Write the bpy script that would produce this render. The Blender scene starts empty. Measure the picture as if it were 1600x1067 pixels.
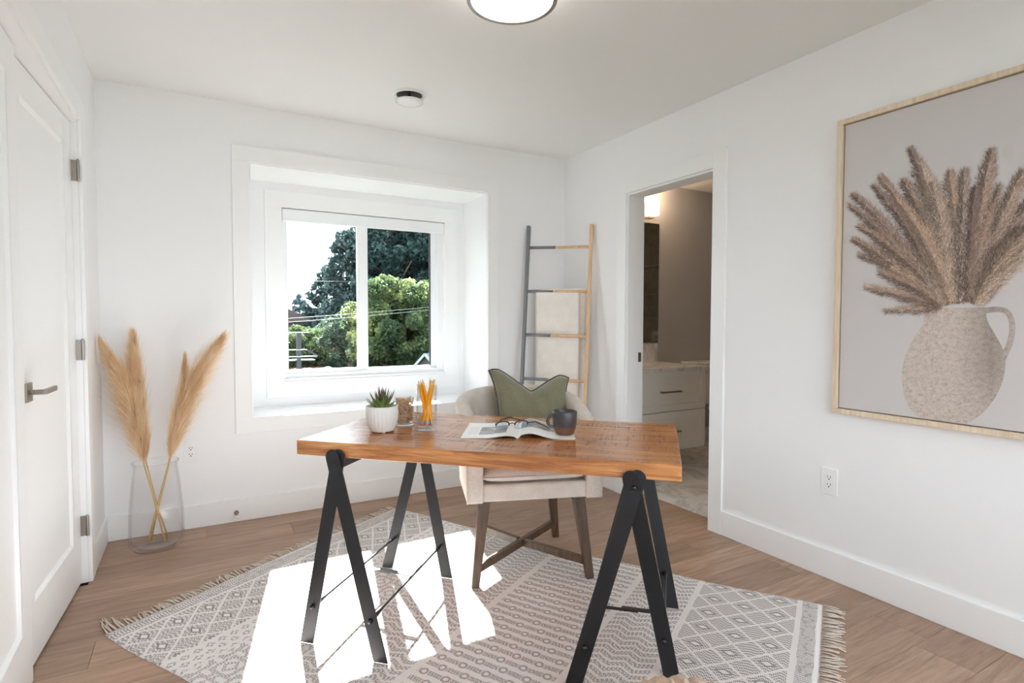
import bpy, bmesh, math, random
import numpy as np
from mathutils import Vector, Matrix

random.seed(7)
rng = np.random.default_rng(7)
SC = bpy.context.scene
COL = SC.collection
PI = math.pi

# ------------------------------------------------------------------ camera
F, YAW, PITCH, ROLL = 871.365, 0.51516, -0.037412, 0.0017578
CAM = Vector((-2.53773, -3.64963, 1.19162))
H = 2.45          # ceiling height
LX = -2.982       # left wall plane


def make_camera():
    cy, sy, cp, sp = math.cos(YAW), math.sin(YAW), math.cos(PITCH), math.sin(PITCH)
    f = Vector((sy * cp, cy * cp, sp))
    r = Vector((cy, -sy, 0.0))
    u = r.cross(f)
    cr, sr = math.cos(ROLL), math.sin(ROLL)
    r2 = cr * r + sr * u
    u2 = -sr * r + cr * u
    m = Matrix((r2, u2, -f)).transposed().to_4x4()
    m.translation = CAM
    cd = bpy.data.cameras.new('camera')
    cd.sensor_width = 36.0
    cd.lens = F / 1600.0 * 36.0
    cd.clip_start = 0.02
    cd.clip_end = 400
    o = bpy.data.objects.new('camera', cd)
    o.matrix_world = m
    COL.objects.link(o)
    SC.camera = o


make_camera()

# ------------------------------------------------------------------ world, sun, exposure
SKY_STRENGTH = 2.75
SUN_STRENGTH = 26.0
W = bpy.data.worlds.new('sky')
SC.world = W
W.use_nodes = True
bg = W.node_tree.nodes['Background']
bg.inputs['Color'].default_value = (0.84, 0.92, 1.0, 1)
bg.inputs['Strength'].default_value = SKY_STRENGTH

sd = bpy.data.lights.new('sun', 'SUN')
sd.energy = SUN_STRENGTH
sd.angle = math.radians(0.5)
sd.color = (1.0, 0.97, 0.94)
so = bpy.data.objects.new('sun', sd)
so.rotation_euler = Vector((-0.205, -1.0, -0.744)).to_track_quat('-Z', 'Y').to_euler()
so.location = (0, 12, 12)
COL.objects.link(so)

vs = SC.view_settings
vs.view_transform = 'Standard'
vs.look = 'None'
vs.exposure = 1.2
vs.gamma = 1.0
vs.use_curve_mapping = False
SC.cycles.use_denoising = True
SC.cycles.max_bounces = 14
SC.cycles.diffuse_bounces = 8
SC.cycles.glossy_bounces = 6
SC.cycles.transparent_max_bounces = 24
SC.cycles.transmission_bounces = 8
SC.cycles.sample_clamp_indirect = 8.0
SC.cycles.caustics_reflective = False
SC.cycles.caustics_refractive = False

# ------------------------------------------------------------------ materials
def lin(c):
    c = c / 255.0
    return c / 12.92 if c <= 0.04045 else ((c + 0.055) / 1.055) ** 2.4


def rgb(r, g, b):
    return (lin(r), lin(g), lin(b), 1.0)


class NM:
    """tiny wrapper so that node maths can be written as expressions"""
    def __init__(self, nt, s): self.nt, self.s = nt, s

    def _op(self, op, *a):
        n = self.nt.nodes.new('ShaderNodeMath')
        n.operation = op
        for i, v in enumerate(a):
            if isinstance(v, NM): self.nt.links.new(v.s, n.inputs[i])
            else: n.inputs[i].default_value = v
        return NM(self.nt, n.outputs[0])

    def __add__(s, o): return s._op('ADD', s, o)
    __radd__ = __add__
    def __sub__(s, o): return s._op('SUBTRACT', s, o)
    def __rsub__(s, o): return s._op('SUBTRACT', o, s)
    def __mul__(s, o): return s._op('MULTIPLY', s, o)
    __rmul__ = __mul__
    def __truediv__(s, o): return s._op('DIVIDE', s, o)
    def __lt__(s, o): return s._op('LESS_THAN', s, o)
    def __gt__(s, o): return s._op('GREATER_THAN', s, o)
    def fract(s): return s._op('FRACT', s)
    def abs(s): return s._op('ABSOLUTE', s)
    def floor(s): return s._op('FLOOR', s)
    def sin(s): return s._op('SINE', s)
    def sqrt(s): return s._op('SQRT', s)
    def min(s, o): return s._op('MINIMUM', s, o)
    def max(s, o): return s._op('MAXIMUM', s, o)
    def tri(s): return (s.fract() - 0.5).abs() * 2.0
    def between(s, a, b): return (s > a) * (s < b)
    def rnd(s, k=1.0): return ((s * 12.9898 * k + 4.1).sin() * 43758.5453).fract()


class Mat:
    def __init__(self, name, color=(0.8, 0.8, 0.8, 1), rough=0.6, metal=0.0, **kw):
        self.m = bpy.data.materials.new(name)
        self.m.use_nodes = True
        self.nt = self.m.node_tree
        self.b = self.nt.nodes['Principled BSDF']
        self.b.inputs['Base Color'].default_value = color
        self.b.inputs['Roughness'].default_value = rough
        self.b.inputs['Metallic'].default_value = metal
        for k, v in kw.items():
            self.b.inputs[k.replace('_', ' ')].default_value = v

    def node(self, t, **kw):
        n = self.nt.nodes.new(t)
        for k, v in kw.items(): setattr(n, k, v)
        return n

    def link(self, a, b): self.nt.links.new(a.s if isinstance(a, NM) else a, b)

    def coords(self, kind='Object', scale=(1, 1, 1), loc=(0, 0, 0), rot=(0, 0, 0)):
        tc = self.node('ShaderNodeTexCoord')
        mp = self.node('ShaderNodeMapping')
        mp.inputs['Scale'].default_value = scale
        mp.inputs['Location'].default_value = loc
        mp.inputs['Rotation'].default_value = rot
        self.link(tc.outputs[kind], mp.inputs['Vector'])
        return mp.outputs[0]

    def noise(self, vec, scale=5, detail=4, rough=0.5, dist=0.0):
        n = self.node('ShaderNodeTexNoise')
        n.inputs['Scale'].default_value = scale
        n.inputs['Detail'].default_value = detail
        n.inputs['Roughness'].default_value = rough
        n.inputs['Distortion'].default_value = dist
        self.link(vec, n.inputs['Vector'])
        return NM(self.nt, n.outputs['Fac'])

    def ramp(self, fac, stops, interp='LINEAR'):
        r = self.node('ShaderNodeValToRGB')
        r.color_ramp.interpolation = interp
        el = r.color_ramp.elements
        el[0].position, el[0].color = stops[0]
        el[1].position, el[1].color = stops[-1]
        for p, c in stops[1:-1]:
            e = el.new(p); e.color = c
        self.link(fac, r.inputs[0])
        return r.outputs[0]

    def mix(self, fac, a, b, blend='MIX'):
        n = self.node('ShaderNodeMix', data_type='RGBA', blend_type=blend)
        for s, v in ((n.inputs[0], fac), (n.inputs[6], a), (n.inputs[7], b)):
            if isinstance(v, (int, float, tuple)): s.default_value = v
            else: self.link(v, s)
        return n.outputs[2]

    def bump(self, h, strength=0.2, dist=0.002):
        n = self.node('ShaderNodeBump')
        n.inputs['Strength'].default_value = strength
        n.inputs['Distance'].default_value = dist
        self.link(h, n.inputs['Height'])
        self.link(n.outputs[0], self.b.inputs['Normal'])

    def color(self, c): self.link(c, self.b.inputs['Base Color'])

    def xyz(self, vec):
        s = self.node('ShaderNodeSeparateXYZ')
        self.link(vec, s.inputs[0])
        return [NM(self.nt, o) for o in s.outputs]


def paint(name, c, rough, bump=0.04):
    m = Mat(name, c, rough)
    v = m.coords('Object')
    m.bump(m.noise(v, 260, 3), bump, 0.001)
    return m.m


M = {}
M['wall'] = paint('wall_paint', rgb(242, 242, 243), 0.62)
M['ceiling'] = paint('ceiling_paint', rgb(236, 236, 235), 0.8)
M['trim'] = paint('trim_paint', rgb(243, 243, 243), 0.35, 0.015)
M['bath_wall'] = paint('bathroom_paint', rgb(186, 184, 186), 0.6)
M['vinyl'] = Mat('white_vinyl', rgb(240, 241, 243), 0.35).m
M['plastic'] = Mat('white_plastic', rgb(240, 240, 240), 0.3).m
M['black'] = Mat('dark_slot', rgb(25, 25, 25), 0.5).m
M['nickel'] = Mat('brushed_nickel', rgb(158, 150, 142), 0.34, 1.0).m
M['chrome'] = Mat('chrome', rgb(200, 200, 200), 0.12, 1.0).m
M['gasket'] = Mat('dark_gasket', rgb(40, 44, 46), 0.6).m
M['duct_dark'] = Mat('shaded_duct', rgb(34, 34, 34), 0.4, 0.6).m  # near-black: the shade inside the vent duct is put into the colour


def glassy(name, tint=(1, 1, 1, 1), lo=0.03, hi=0.9, rough=0.02, blend=0.25, power=1.0):
    """thin clear pane: straight-through transmission plus a mirror-like coat that grows at grazing angles"""
    m = bpy.data.materials.new(name)
    m.use_nodes = True
    nt = m.node_tree
    nt.nodes.remove(nt.nodes['Principled BSDF'])
    out = nt.nodes['Material Output']
    tr = nt.nodes.new('ShaderNodeBsdfTransparent'); tr.inputs[0].default_value = tint
    gl = nt.nodes.new('ShaderNodeBsdfGlossy'); gl.inputs['Roughness'].default_value = rough
    lw = nt.nodes.new('ShaderNodeLayerWeight'); lw.inputs['Blend'].default_value = blend
    mr = nt.nodes.new('ShaderNodeMapRange')
    mr.inputs['To Min'].default_value = lo; mr.inputs['To Max'].default_value = hi
    mx = nt.nodes.new('ShaderNodeMixShader')
    pw = nt.nodes.new('ShaderNodeMath'); pw.operation = 'POWER'; pw.inputs[1].default_value = power
    nt.links.new(lw.outputs['Facing'], pw.inputs[0]); nt.links.new(pw.outputs[0], mr.inputs['Value'])
    nt.links.new(mr.outputs[0], mx.inputs[0])
    nt.links.new(tr.outputs[0], mx.inputs[1]); nt.links.new(gl.outputs[0], mx.inputs[2])
    nt.links.new(mx.outputs[0], out.inputs['Surface'])
    return m


M['pane'] = glassy('window_glass', (0.97, 0.98, 0.98, 1), 0.0, 0.12, 0.0)
M['pane_screen'] = glassy('screened_glass', (0.74, 0.79, 0.78, 1), 0.0, 0.12, 0.0)
M['vase_glass'] = glassy('clear_glass', (0.985, 0.985, 0.987, 1), 0.02, 0.9, 0.02, 0.5, 4.0)


def emitter(name, c, s):
    m = bpy.data.materials.new(name); m.use_nodes = True
    nt = m.node_tree
    b = nt.nodes['Principled BSDF']
    b.inputs['Base Color'].default_value = (0.8, 0.8, 0.8, 1)
    b.inputs['Emission Color'].default_value = c
    b.inputs['Emission Strength'].default_value = s
    return m


M['lamp_glass'] = emitter('lit_opal_glass', rgb(255, 249, 240), 2.6)
M['sconce_glass'] = emitter('lit_sconce_glass', rgb(255, 214, 160), 3.0)


def wood_plank():
    m = Mat('oak_floor', rough=0.42)
    oi = m.node('ShaderNodeObjectInfo')
    rnd = NM(m.nt, oi.outputs['Random'])
    tc = m.node('ShaderNodeTexCoord')
    cx = m.node('ShaderNodeCombineXYZ')
    m.link(rnd * 37.0, cx.inputs[0]); m.link(rnd * 91.0, cx.inputs[1]); m.link(rnd * 13.0, cx.inputs[2])
    add = m.node('ShaderNodeVectorMath', operation='ADD')
    m.link(tc.outputs['Object'], add.inputs[0]); m.link(cx.outputs[0], add.inputs[1])
    mp = m.node('ShaderNodeMapping'); mp.inputs['Scale'].default_value = (1.1, 14, 14)
    m.link(add.outputs[0], mp.inputs[0])
    g = m.noise(mp.outputs[0], 2.2, 6, 0.62, 1.3)
    mp2 = m.node('ShaderNodeMapping'); mp2.inputs['Scale'].default_value = (6, 160, 160)
    m.link(add.outputs[0], mp2.inputs[0])
    fine = m.noise(mp2.outputs[0], 2.0, 3, 0.6)
    mp3 = m.node('ShaderNodeMapping'); mp3.inputs['Scale'].default_value = (2.4, 9, 9)
    m.link(add.outputs[0], mp3.inputs[0])
    knot = m.noise(mp3.outputs[0], 1.6, 2, 0.5)
    c = m.ramp(g, [(0.25, rgb(128, 104, 86)), (0.5, rgb(158, 131, 110)), (0.75, rgb(174, 148, 127))])
    c = m.mix((fine > 0.57) * 0.22, c, rgb(112, 90, 74))
    c = m.mix((knot > 0.77) * 0.45, c, rgb(94, 76, 62))
    v = m.mix(rnd, rgb(172, 165, 160), rgb(216, 210, 206))
    c = m.mix(0.75, c, v, 'MULTIPLY')
    sc = m.mix(1.0, c, (1.66, 1.69, 1.76, 1), 'MULTIPLY')
    m.color(sc)
    m.bump(fine * 0.5 + g * 0.5, 0.12, 0.0015)
    return m.m


M['plank'] = wood_plank()
M['subfloor'] = Mat('dark_subfloor', rgb(62, 48, 38), 0.8).m


def desk_wood():
    m = Mat('mango_wood', rough=0.3)
    v = m.coords('Object', (1, 1, 1))
    x, y, z = m.xyz(v)
    vs_ = m.coords('Object', (1.0, 10, 14))
    g = m.noise(vs_, 2.6, 6, 0.6, 1.6)
    vf = m.coords('Object', (5, 110, 110))
    fine = m.noise(vf, 2.0, 3)
    big = m.noise(m.coords('Object', (1.2, 5, 5)), 1.7, 3, 0.5, 0.5)
    c = m.ramp(g, [(0.22, rgb(118, 68, 34)), (0.42, rgb(172, 108, 60)), (0.6, rgb(204, 140, 86)), (0.8, rgb(226, 170, 114))])
    c = m.mix((big > 0.55) * 0.25, c, rgb(142, 86, 48))
    c = m.mix((fine > 0.6) * 0.25, c, rgb(104, 56, 26))
    # saw kerfs across the boards, broken up by noise
    kn = m.noise(m.coords('Object', (30, 7, 7)), 1.0, 3, 0.7)
    wob = m.noise(m.coords('Object', (3, 3, 3)), 2.0, 2) * 0.02
    k1 = ((x + wob + y * 0.06) * 120.0).fract() < 0.22
    k2 = ((x - wob + y * 0.02) * 52.0).fract() < 0.1
    bandn = m.noise(m.coords('Object', (2.2, 9, 1)), 1.6, 2, 0.5)
    kerf = (k1 * ((kn * 0.6 + bandn * 0.4) > 0.55)).max(k2 * (kn > 0.50)) * (z > 0.0508)
    board = ((y * 5.2 + 0.15).fract() < 0.012) * (z > 0.0508)
    c = m.mix(kerf * 0.62, c, rgb(98, 58, 32))
    c = m.mix(board * 0.5, c, rgb(92, 48, 24))
    m.color(c)
    m.link(0.17 + kerf * 0.05 + g * 0.10, m.b.inputs['Roughness'])
    m.bump((kerf * -0.25) + fine * 0.2 + g * 0.3, 0.35, 0.0010)
    return m.m


M['desk'] = desk_wood()


def simple_wood(name, dark, light, rough, axis=2, sc=1.0):
    m = Mat(name, rough=rough)
    s = [28 * sc, 28 * sc, 28 * sc]; s[axis] = 2 * sc
    g = m.noise(m.coords('Object', s), 1.6, 5, 0.6, 0.7)
    m.color(m.ramp(g, [(0.3, dark), (0.7, light)]))
    m.bump(g, 0.08, 0.001)
    return m.m


M['walnut'] = simple_wood('dark_walnut', rgb(58, 42, 32), rgb(104, 80, 62), 0.4)
M['pine'] = simple_wood('pale_pine', rgb(208, 170, 130), rgb(228, 194, 156), 0.5)
M['grey_paint'] = Mat('grey_ladder_paint', rgb(122, 125, 128), 0.5).m
M['black_metal'] = Mat('black_steel', rgb(42, 42, 44), 0.42, 0.35).m
M['rod_metal'] = Mat('brace_steel', rgb(60, 60, 64), 0.3, 0.8).m
M['frame_gold'] = simple_wood('champagne_frame', rgb(212, 190, 164), rgb(234, 216, 192), 0.4, 2, 1.5)


def fabric(name, a, b, scale=420, bump=0.35, rough=0.9, sheen=0.15):
    m = Mat(name, rough=rough, Sheen_Weight=sheen)
    x, y, z = m.xyz(m.coords('Object'))
    v = m.coords('Object')
    w1 = m.noise(m.coords('Object', (1, 1, 6)), scale / 3, 2)
    w2 = m.noise(m.coords('Object', (6, 6, 1)), scale / 3, 2)
    big = m.noise(v, 14, 3)
    f = w1 * 0.4 + w2 * 0.4 + big * 0.2
    m.color(m.ramp(f, [(0.36, a), (0.62, b)]))
    m.bump(w1 + w2, bump, 0.0008)
    return m.m


M['linen'] = fabric('greige_linen', rgb(190, 177, 165), rgb(228, 219, 210))
M['green'] = fabric('olive_velvet', rgb(104, 102, 78), rgb(132, 128, 102), 300, 0.2, 0.85, 0.4)
M['green_edge'] = fabric('dark_olive_piping', rgb(62, 60, 42), rgb(80, 77, 56))
M['throw'] = fabric('cream_throw', rgb(216, 207, 198), rgb(240, 234, 228), 500)
M['pouf'] = fabric('beige_knit', rgb(190, 162, 138), rgb(218, 194, 170), 300)
M['tassel'] = fabric('rug_tassel', rgb(188, 172, 158), rgb(226, 214, 202), 300)


def rug_mat():
    m = Mat('woven_rug', rough=0.95, Sheen_Weight=0.1)
    U, V, _ = m.xyz(m.coords('Object'))
    wn = m.noise(m.coords('Object', (1, 1, 1)), 60, 2)
    U0, V0 = U, V
    U = U + (m.noise(m.coords('Object'), 9, 2) - 0.5) * 0.010
    V = V + (m.noise(m.coords('Object', (1, 1, 1), (5, 3, 1)), 9, 2) - 0.5) * 0.010

    # hatch of short dark stitches running across the rug (along v) or along it
    def hatch(a, b, pa=0.0052, pb=0.016, fill=0.66, duty=0.62):
        r = (a / pa).floor()
        q = (b / pb + r.rnd()).fract()
        line = (a / pa).fract() < duty
        return line * (q < fill)

    hv = hatch(U0, V0)
    hu = hatch(V0 + U0 * 0.35, U0)
    hd = hatch(V0 - U0 * 0.9, U0 + V0)

    def lattice(c0, pu, v0, pv, t=0.055, hat=hv):
        a = (U - c0) / pu; b = (V - v0) / pv
        d1 = (a + b).fract(); d2 = (a - b).fract()
        line = ((d1 - 0.5).abs() < t).max((d2 - 0.5).abs() < t)
        su = ((a + 0.5).fract() - 0.5).abs() * pu
        sv = ((b + 0.5).fract() - 0.5).abs() * pv
        eye = (su * 0.62 + sv) < 0.0125
        ring = (su * 0.62 + sv).between(0.0125, 0.02)
        return ((1.0 - line) * hat).max(ring * 0.75) * (1.0 - eye) * (1.0 - line)

    def chevron(pu=0.085, pv=0.034, amp=0.022):
        zz = ((V + (U / pu).tri() * amp) / pv).fract()
        return (zz > 0.34) * hatch(V0 - U0 * 0.7, U0 + V0 * 0.6, 0.006, 0.018, 0.7, 0.6)

    def rows(pv=0.046, pu=0.092):
        b = (V / pv)
        row = b.floor()
        a = U / pu + row * 0.5 + (row.rnd() * 0.1)
        su = ((a).fract() - 0.5).abs() * pu
        sv = (b.fract() - 0.5).abs() * pv
        r = ((su / 0.017) * (su / 0.017) + (sv / 0.016) * (sv / 0.016)).sqrt()
        ring = r.between(0.5, 1.05) * hatch(U0, V0 + U0, 0.0042, 0.009, 0.8, 0.75)
        dash = (sv < 0.0115) * (r > 1.2) * hatch(U0 - V0 * 0.9, V0 + U0, 0.0062, 0.02, 0.78, 0.6)
        return ring.max(dash)

    def bits():
        a = (U / 0.04); b = (V / 0.046 + a.floor() * 0.5)
        su = (a.fract() - 0.5).abs(); sv = (b.fract() - 0.5).abs()
        sh = (su + sv)
        return sh.between(0.16, 0.42) * hv

    def flowers():
        a = (U / 0.11); b = (V / 0.12 + a.floor() * 0.5)
        su = (a.fract() - 0.5) * 0.11; sv = (b.fract() - 0.5) * 0.12
        sh = su.abs() + sv.abs()
        st = (su.abs()).max(sv.abs())
        x = ((sh.between(0.018, 0.034)).max(st.between(0.036, 0.05))).max(sh.between(0.06, 0.074))
        return x * hd

    speck = (hatch(U0, V0, 0.0048, 0.011, 0.5, 0.7)).max((wn > 0.55) * hu * 0.8)

    pat = speck * U.between(0.0, 0.085)
    pat = pat + lattice(0.157, 0.12, 0.065, 0.125) * U.between(0.098, 0.385)
    pat = pat + bits() * U.between(0.4, 0.50)
    pat = pat + flowers() * U.between(0.512, 0.76)
    pat = pat + chevron() * U.between(0.775, 1.135)
    pat = pat + rows() * U.between(1.165, 1.595)
    pat = pat + chevron(0.09, 0.036, 0.026) * U.between(1.622, 1.852)
    pat = pat + lattice(1.945, 0.12, 0.07, 0.125) * U.between(1.875, 2.252)
    pat = pat + speck * U.between(2.272, 2.325)
    fibre = m.noise(m.coords('Object'), 320, 3)
    cream = m.mix(fibre, rgb(216, 210, 208), rgb(243, 238, 236))
    dark = m.mix(fibre, rgb(84, 77, 76), rgb(138, 130, 127))
    m.color(m.mix(pat.min(1.0), cream, dark))
    m.bump(fibre * 0.7 + (V0 * 260.0).tri() * 0.25 - pat * 0.3, 0.5, 0.0016)
    return m.m


M['rug'] = rug_mat()


def ceramic_two_tone():
    m = Mat('two_tone_stoneware', rough=0.35)
    x, y, z = m.xyz(m.coords('Object'))
    n = m.noise(m.coords('Object'), 60, 4)
    edge = (z + (n - 0.5) * 0.012) > 0.031
    top = m.mix(n, rgb(48, 46, 50), rgb(84, 78, 80))
    bot = m.mix(n, rgb(92, 60, 44), rgb(120, 80, 58))
    m.color(m.mix(edge, bot, top))
    return m.m


M['mug'] = ceramic_two_tone()
M['mug_in'] = Mat('mug_glaze', rgb(34, 33, 36), 0.2).m
M['pot'] = paint('white_ceramic', rgb(232, 230, 226), 0.45)
M['soil'] = Mat('soil', rgb(45, 38, 32), 0.95).m


def succulent():
    m = Mat('succulent_leaf', rough=0.45)
    x, y, z = m.xyz(m.coords('Object'))
    n = m.noise(m.coords('Object'), 50, 2)
    m.color(m.ramp(z * 14.0 + (n - 0.5) * 0.7, [(0.0, rgb(176, 186, 116)), (0.4, rgb(112, 132, 66)), (0.75, rgb(92, 86, 60)), (1.0, rgb(92, 54, 56))]))
    return m.m


M['succulent'] = succulent()
M['pencil'] = Mat('yellow_pencil_paint', rgb(255, 180, 28), 0.35).m
M['pencil_wood'] = Mat('sharpened_wood', rgb(226, 190, 150), 0.7).m
M['graphite'] = Mat('graphite', rgb(50, 50, 52), 0.4).m
M['ferrule'] = Mat('ferrule', rgb(196, 196, 190), 0.3, 0.9).m
M['eraser'] = Mat('eraser', rgb(214, 150, 140), 0.8).m
M['band'] = Mat('tan_rubber', rgb(228, 194, 156), 0.7).m
M['frame_black'] = Mat('spectacle_acetate', rgb(38, 28, 26), 0.25).m
M['lens'] = glassy('lens_glass', (0.86, 0.9, 0.97, 1), 0.06, 0.4)


def page_mat(name, seed, photo):
    m = Mat(name, rough=0.3)
    x, y, z = m.xyz(m.coords('Object'))
    x = x.abs()                              # x: away from the spine, y: up the page
    white = rgb(250, 250, 250)
    n = m.noise(m.coords('Object', loc=(seed, 2, 0)), 26, 4, 0.65)
    pic = m.ramp(n, [(0.35, rgb(84, 88, 92)), (0.5, rgb(140, 142, 144)), (0.66, rgb(206, 204, 202))])
    (x0, x1, y0, y1) = photo
    box = x.between(x0, x1) * y.between(y0, y1)
    line = ((y * 260.0).fract() < 0.45) * ((x * 420.0 + (y * 260.0).floor().rnd() * 9).rnd() > 0.25)
    txt = line * x.between(x1 + 0.008, x1 + 0.045) * y.between(y0, y1)
    col = m.mix(box, white, pic)
    col = m.mix(txt * 0.45, col, rgb(90, 90, 92))
    m.color(col)
    return m.m


M['page_a'] = page_mat('magazine_page', 3.0, (0.045, 0.15, 0.06, 0.21))
M['page_b'] = page_mat('magazine_photo_page', 8.0, (0.01, 0.19, 0.12, 0.285))
M['paper'] = Mat('paper_edge', rgb(232, 230, 228), 0.7).m

M['plume'] = Mat('pampas_plume', rgb(222, 184, 138), 0.8).m
_m = Mat('pampas_fibre', rough=0.8)
_oi = _m.noise(_m.coords('Object', (1, 1, 0.2)), 30, 2)
_m.color(_m.ramp(_oi, [(0.3, rgb(208, 174, 134)), (0.5, rgb(238, 212, 176)), (0.7, rgb(250, 236, 212))]))
_tr = _m.node('ShaderNodeBsdfTranslucent'); _tr.inputs[0].default_value = rgb(244, 222, 190)
_mx = _m.node('ShaderNodeMixShader'); _mx.inputs[0].default_value = 0.35
_m.link(_m.b.outputs[0], _mx.inputs[1]); _m.link(_tr.outputs[0], _mx.inputs[2])
_m.link(_mx.outputs[0], _m.nt.nodes['Material Output'].inputs['Surface'])
M['plume'] = _m.m
M['stalk'] = Mat('dry_stalk', rgb(212, 178, 122), 0.55).m


def leaf_mat(name, stops, trans=0.35, scale=1.2):
    m = Mat(name, rough=0.6)
    n = m.noise(m.coords('Object'), scale, 4, 0.7)
    c = m.ramp(n, stops)
    m.color(c)
    t = m.node('ShaderNodeBsdfTranslucent'); m.link(c, t.inputs[0])
    mx = m.node('ShaderNodeMixShader'); mx.inputs[0].default_value = trans
    m.link(m.b.outputs[0], mx.inputs[1]); m.link(t.outputs[0], mx.inputs[2])
    m.link(mx.outputs[0], m.nt.nodes['Material Output'].inputs['Surface'])
    return m.m


M['leaf_dark'] = leaf_mat('dark_needles', [(0.3, rgb(38, 58, 58)), (0.7, rgb(68, 90, 86))], 0.2, 0.8)
M['leaf_mid'] = leaf_mat('green_leaves', [(0.3, rgb(46, 66, 58)), (0.7, rgb(92, 110, 84))], 0.35, 1.0)
M['leaf_maple'] = leaf_mat('maple_leaves', [(0.3, rgb(58, 76, 62)), (0.5, rgb(98, 114, 78)), (0.66, rgb(186, 188, 126))], 0.6, 0.9)
M['leaf_bush'] = leaf_mat('bush_leaves', [(0.3, rgb(60, 80, 52)), (0.7, rgb(106, 122, 80))], 0.4, 1.0)
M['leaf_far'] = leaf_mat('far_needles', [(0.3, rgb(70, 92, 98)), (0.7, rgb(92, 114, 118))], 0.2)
M['bark'] = simple_wood('bark', rgb(70, 62, 54), rgb(110, 100, 88), 0.9, 2, 0.3)
M['grass'] = leaf_mat('lawn', [(0.3, rgb(50, 56, 46)), (0.7, rgb(74, 78, 64))], 0.0, 0.5)
M['gravel'] = paint('grey_driveway', rgb(78, 80, 86), 0.9, 0.3)
M['roof_brown'] = simple_wood('brown_shingle', rgb(56, 46, 46), rgb(78, 68, 66), 0.85, 0, 0.2)
M['roof_blue'] = simple_wood('slate_shingle', rgb(68, 76, 92), rgb(90, 98, 114), 0.7, 0, 0.2)
M['siding'] = Mat('pinkish_siding', rgb(112, 94, 92), 0.8).m
M['siding_brown'] = Mat('brown_siding', rgb(112, 98, 92), 0.8).m
M['white_fascia'] = Mat('white_fascia', rgb(170, 172, 172), 0.6).m
M['dark_timber'] = Mat('dark_timber', rgb(42, 46, 50), 0.7).m
M['car_red'] = Mat('red_car_paint', rgb(112, 52, 46), 0.3).m
M['car_white'] = Mat('white_car_paint', rgb(224, 224, 224), 0.3).m
M['tyre'] = Mat('tyre', rgb(30, 30, 30), 0.8).m
M['wire'] = Mat('utility_wire', rgb(120, 128, 128), 0.4).m


def marble():
    m = Mat('marble_tile', rough=0.16)
    oi = m.node('ShaderNodeObjectInfo')
    r = NM(m.nt, oi.outputs['Random'])
    tc = m.node('ShaderNodeTexCoord')
    cx = m.node('ShaderNodeCombineXYZ'); m.link(r * 31.0, cx.inputs[0]); m.link(r * 57.0, cx.inputs[1])
    add = m.node('ShaderNodeVectorMath', operation='ADD')
    m.link(tc.outputs['Object'], add.inputs[0]); m.link(cx.outputs[0], add.inputs[1])
    n = m.noise(add.outputs[0], 1.8, 6, 0.6, 2.0)
    vein = 1.0 - ((n - 0.5).abs() * 14.0).min(1.0)
    soft = m.noise(add.outputs[0], 4, 3)
    c = m.ramp(soft, [(0.3, rgb(226, 225, 225)), (0.7, rgb(242, 242, 242))])
    m.color(m.mix(vein * 0.45, c, rgb(160, 158, 158)))
    return m.m


M['marble'] = marble()
M['grout'] = Mat('grout', rgb(150, 148, 146), 0.9).m
M['cabinet'] = paint('cabinet_paint', rgb(240, 238, 233), 0.4, 0.01)
M['shower_tile'] = simple_wood('taupe_shower_tile', rgb(84, 80, 72), rgb(112, 108, 98), 0.3, 0, 0.2)
M['mirror'] = Mat('mirror_silver', rgb(225, 228, 226), 0.02, 1.0).m
M['porcelain'] = Mat('porcelain', rgb(235, 233, 230), 0.15).m
M['canvas'] = paint('print_background', rgb(206, 201, 200), 0.75, 0.1)


def jug_print():
    m = Mat('printed_clay', rough=0.75)
    v = m.coords('Object')
    n = m.noise(m.coords('Object', (8, 8, 12)), 6, 6, 0.8)
    f = m.noise(v, 190, 4, 0.8)
    c = m.ramp(n * 0.6 + f * 0.4, [(0.34, rgb(140, 126, 118)), (0.47, rgb(194, 180, 171)), (0.64, rgb(220, 208, 200))])
    # the printed photograph's own tones: darker flank under the handle
    xx, yy, zz = m.xyz(v)
    d = ((yy + 0.064) * 9.0).abs()
    dk = (1.0 - d.min(1.0)) * ((zz - 0.0) * 4.0).min(1.0)
    m.color(m.mix(dk * 0.55, c, rgb(112, 98, 92)))
    return m.m


M['jug_print'] = jug_print()


def vcol_mat(name):
    m = Mat(name, rough=0.8)
    a = m.node('ShaderNodeVertexColor'); a.layer_name = 'Col'
    m.color(a.outputs[0])
    return m.m


M['plume_print'] = vcol_mat('printed_plumes')

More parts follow.
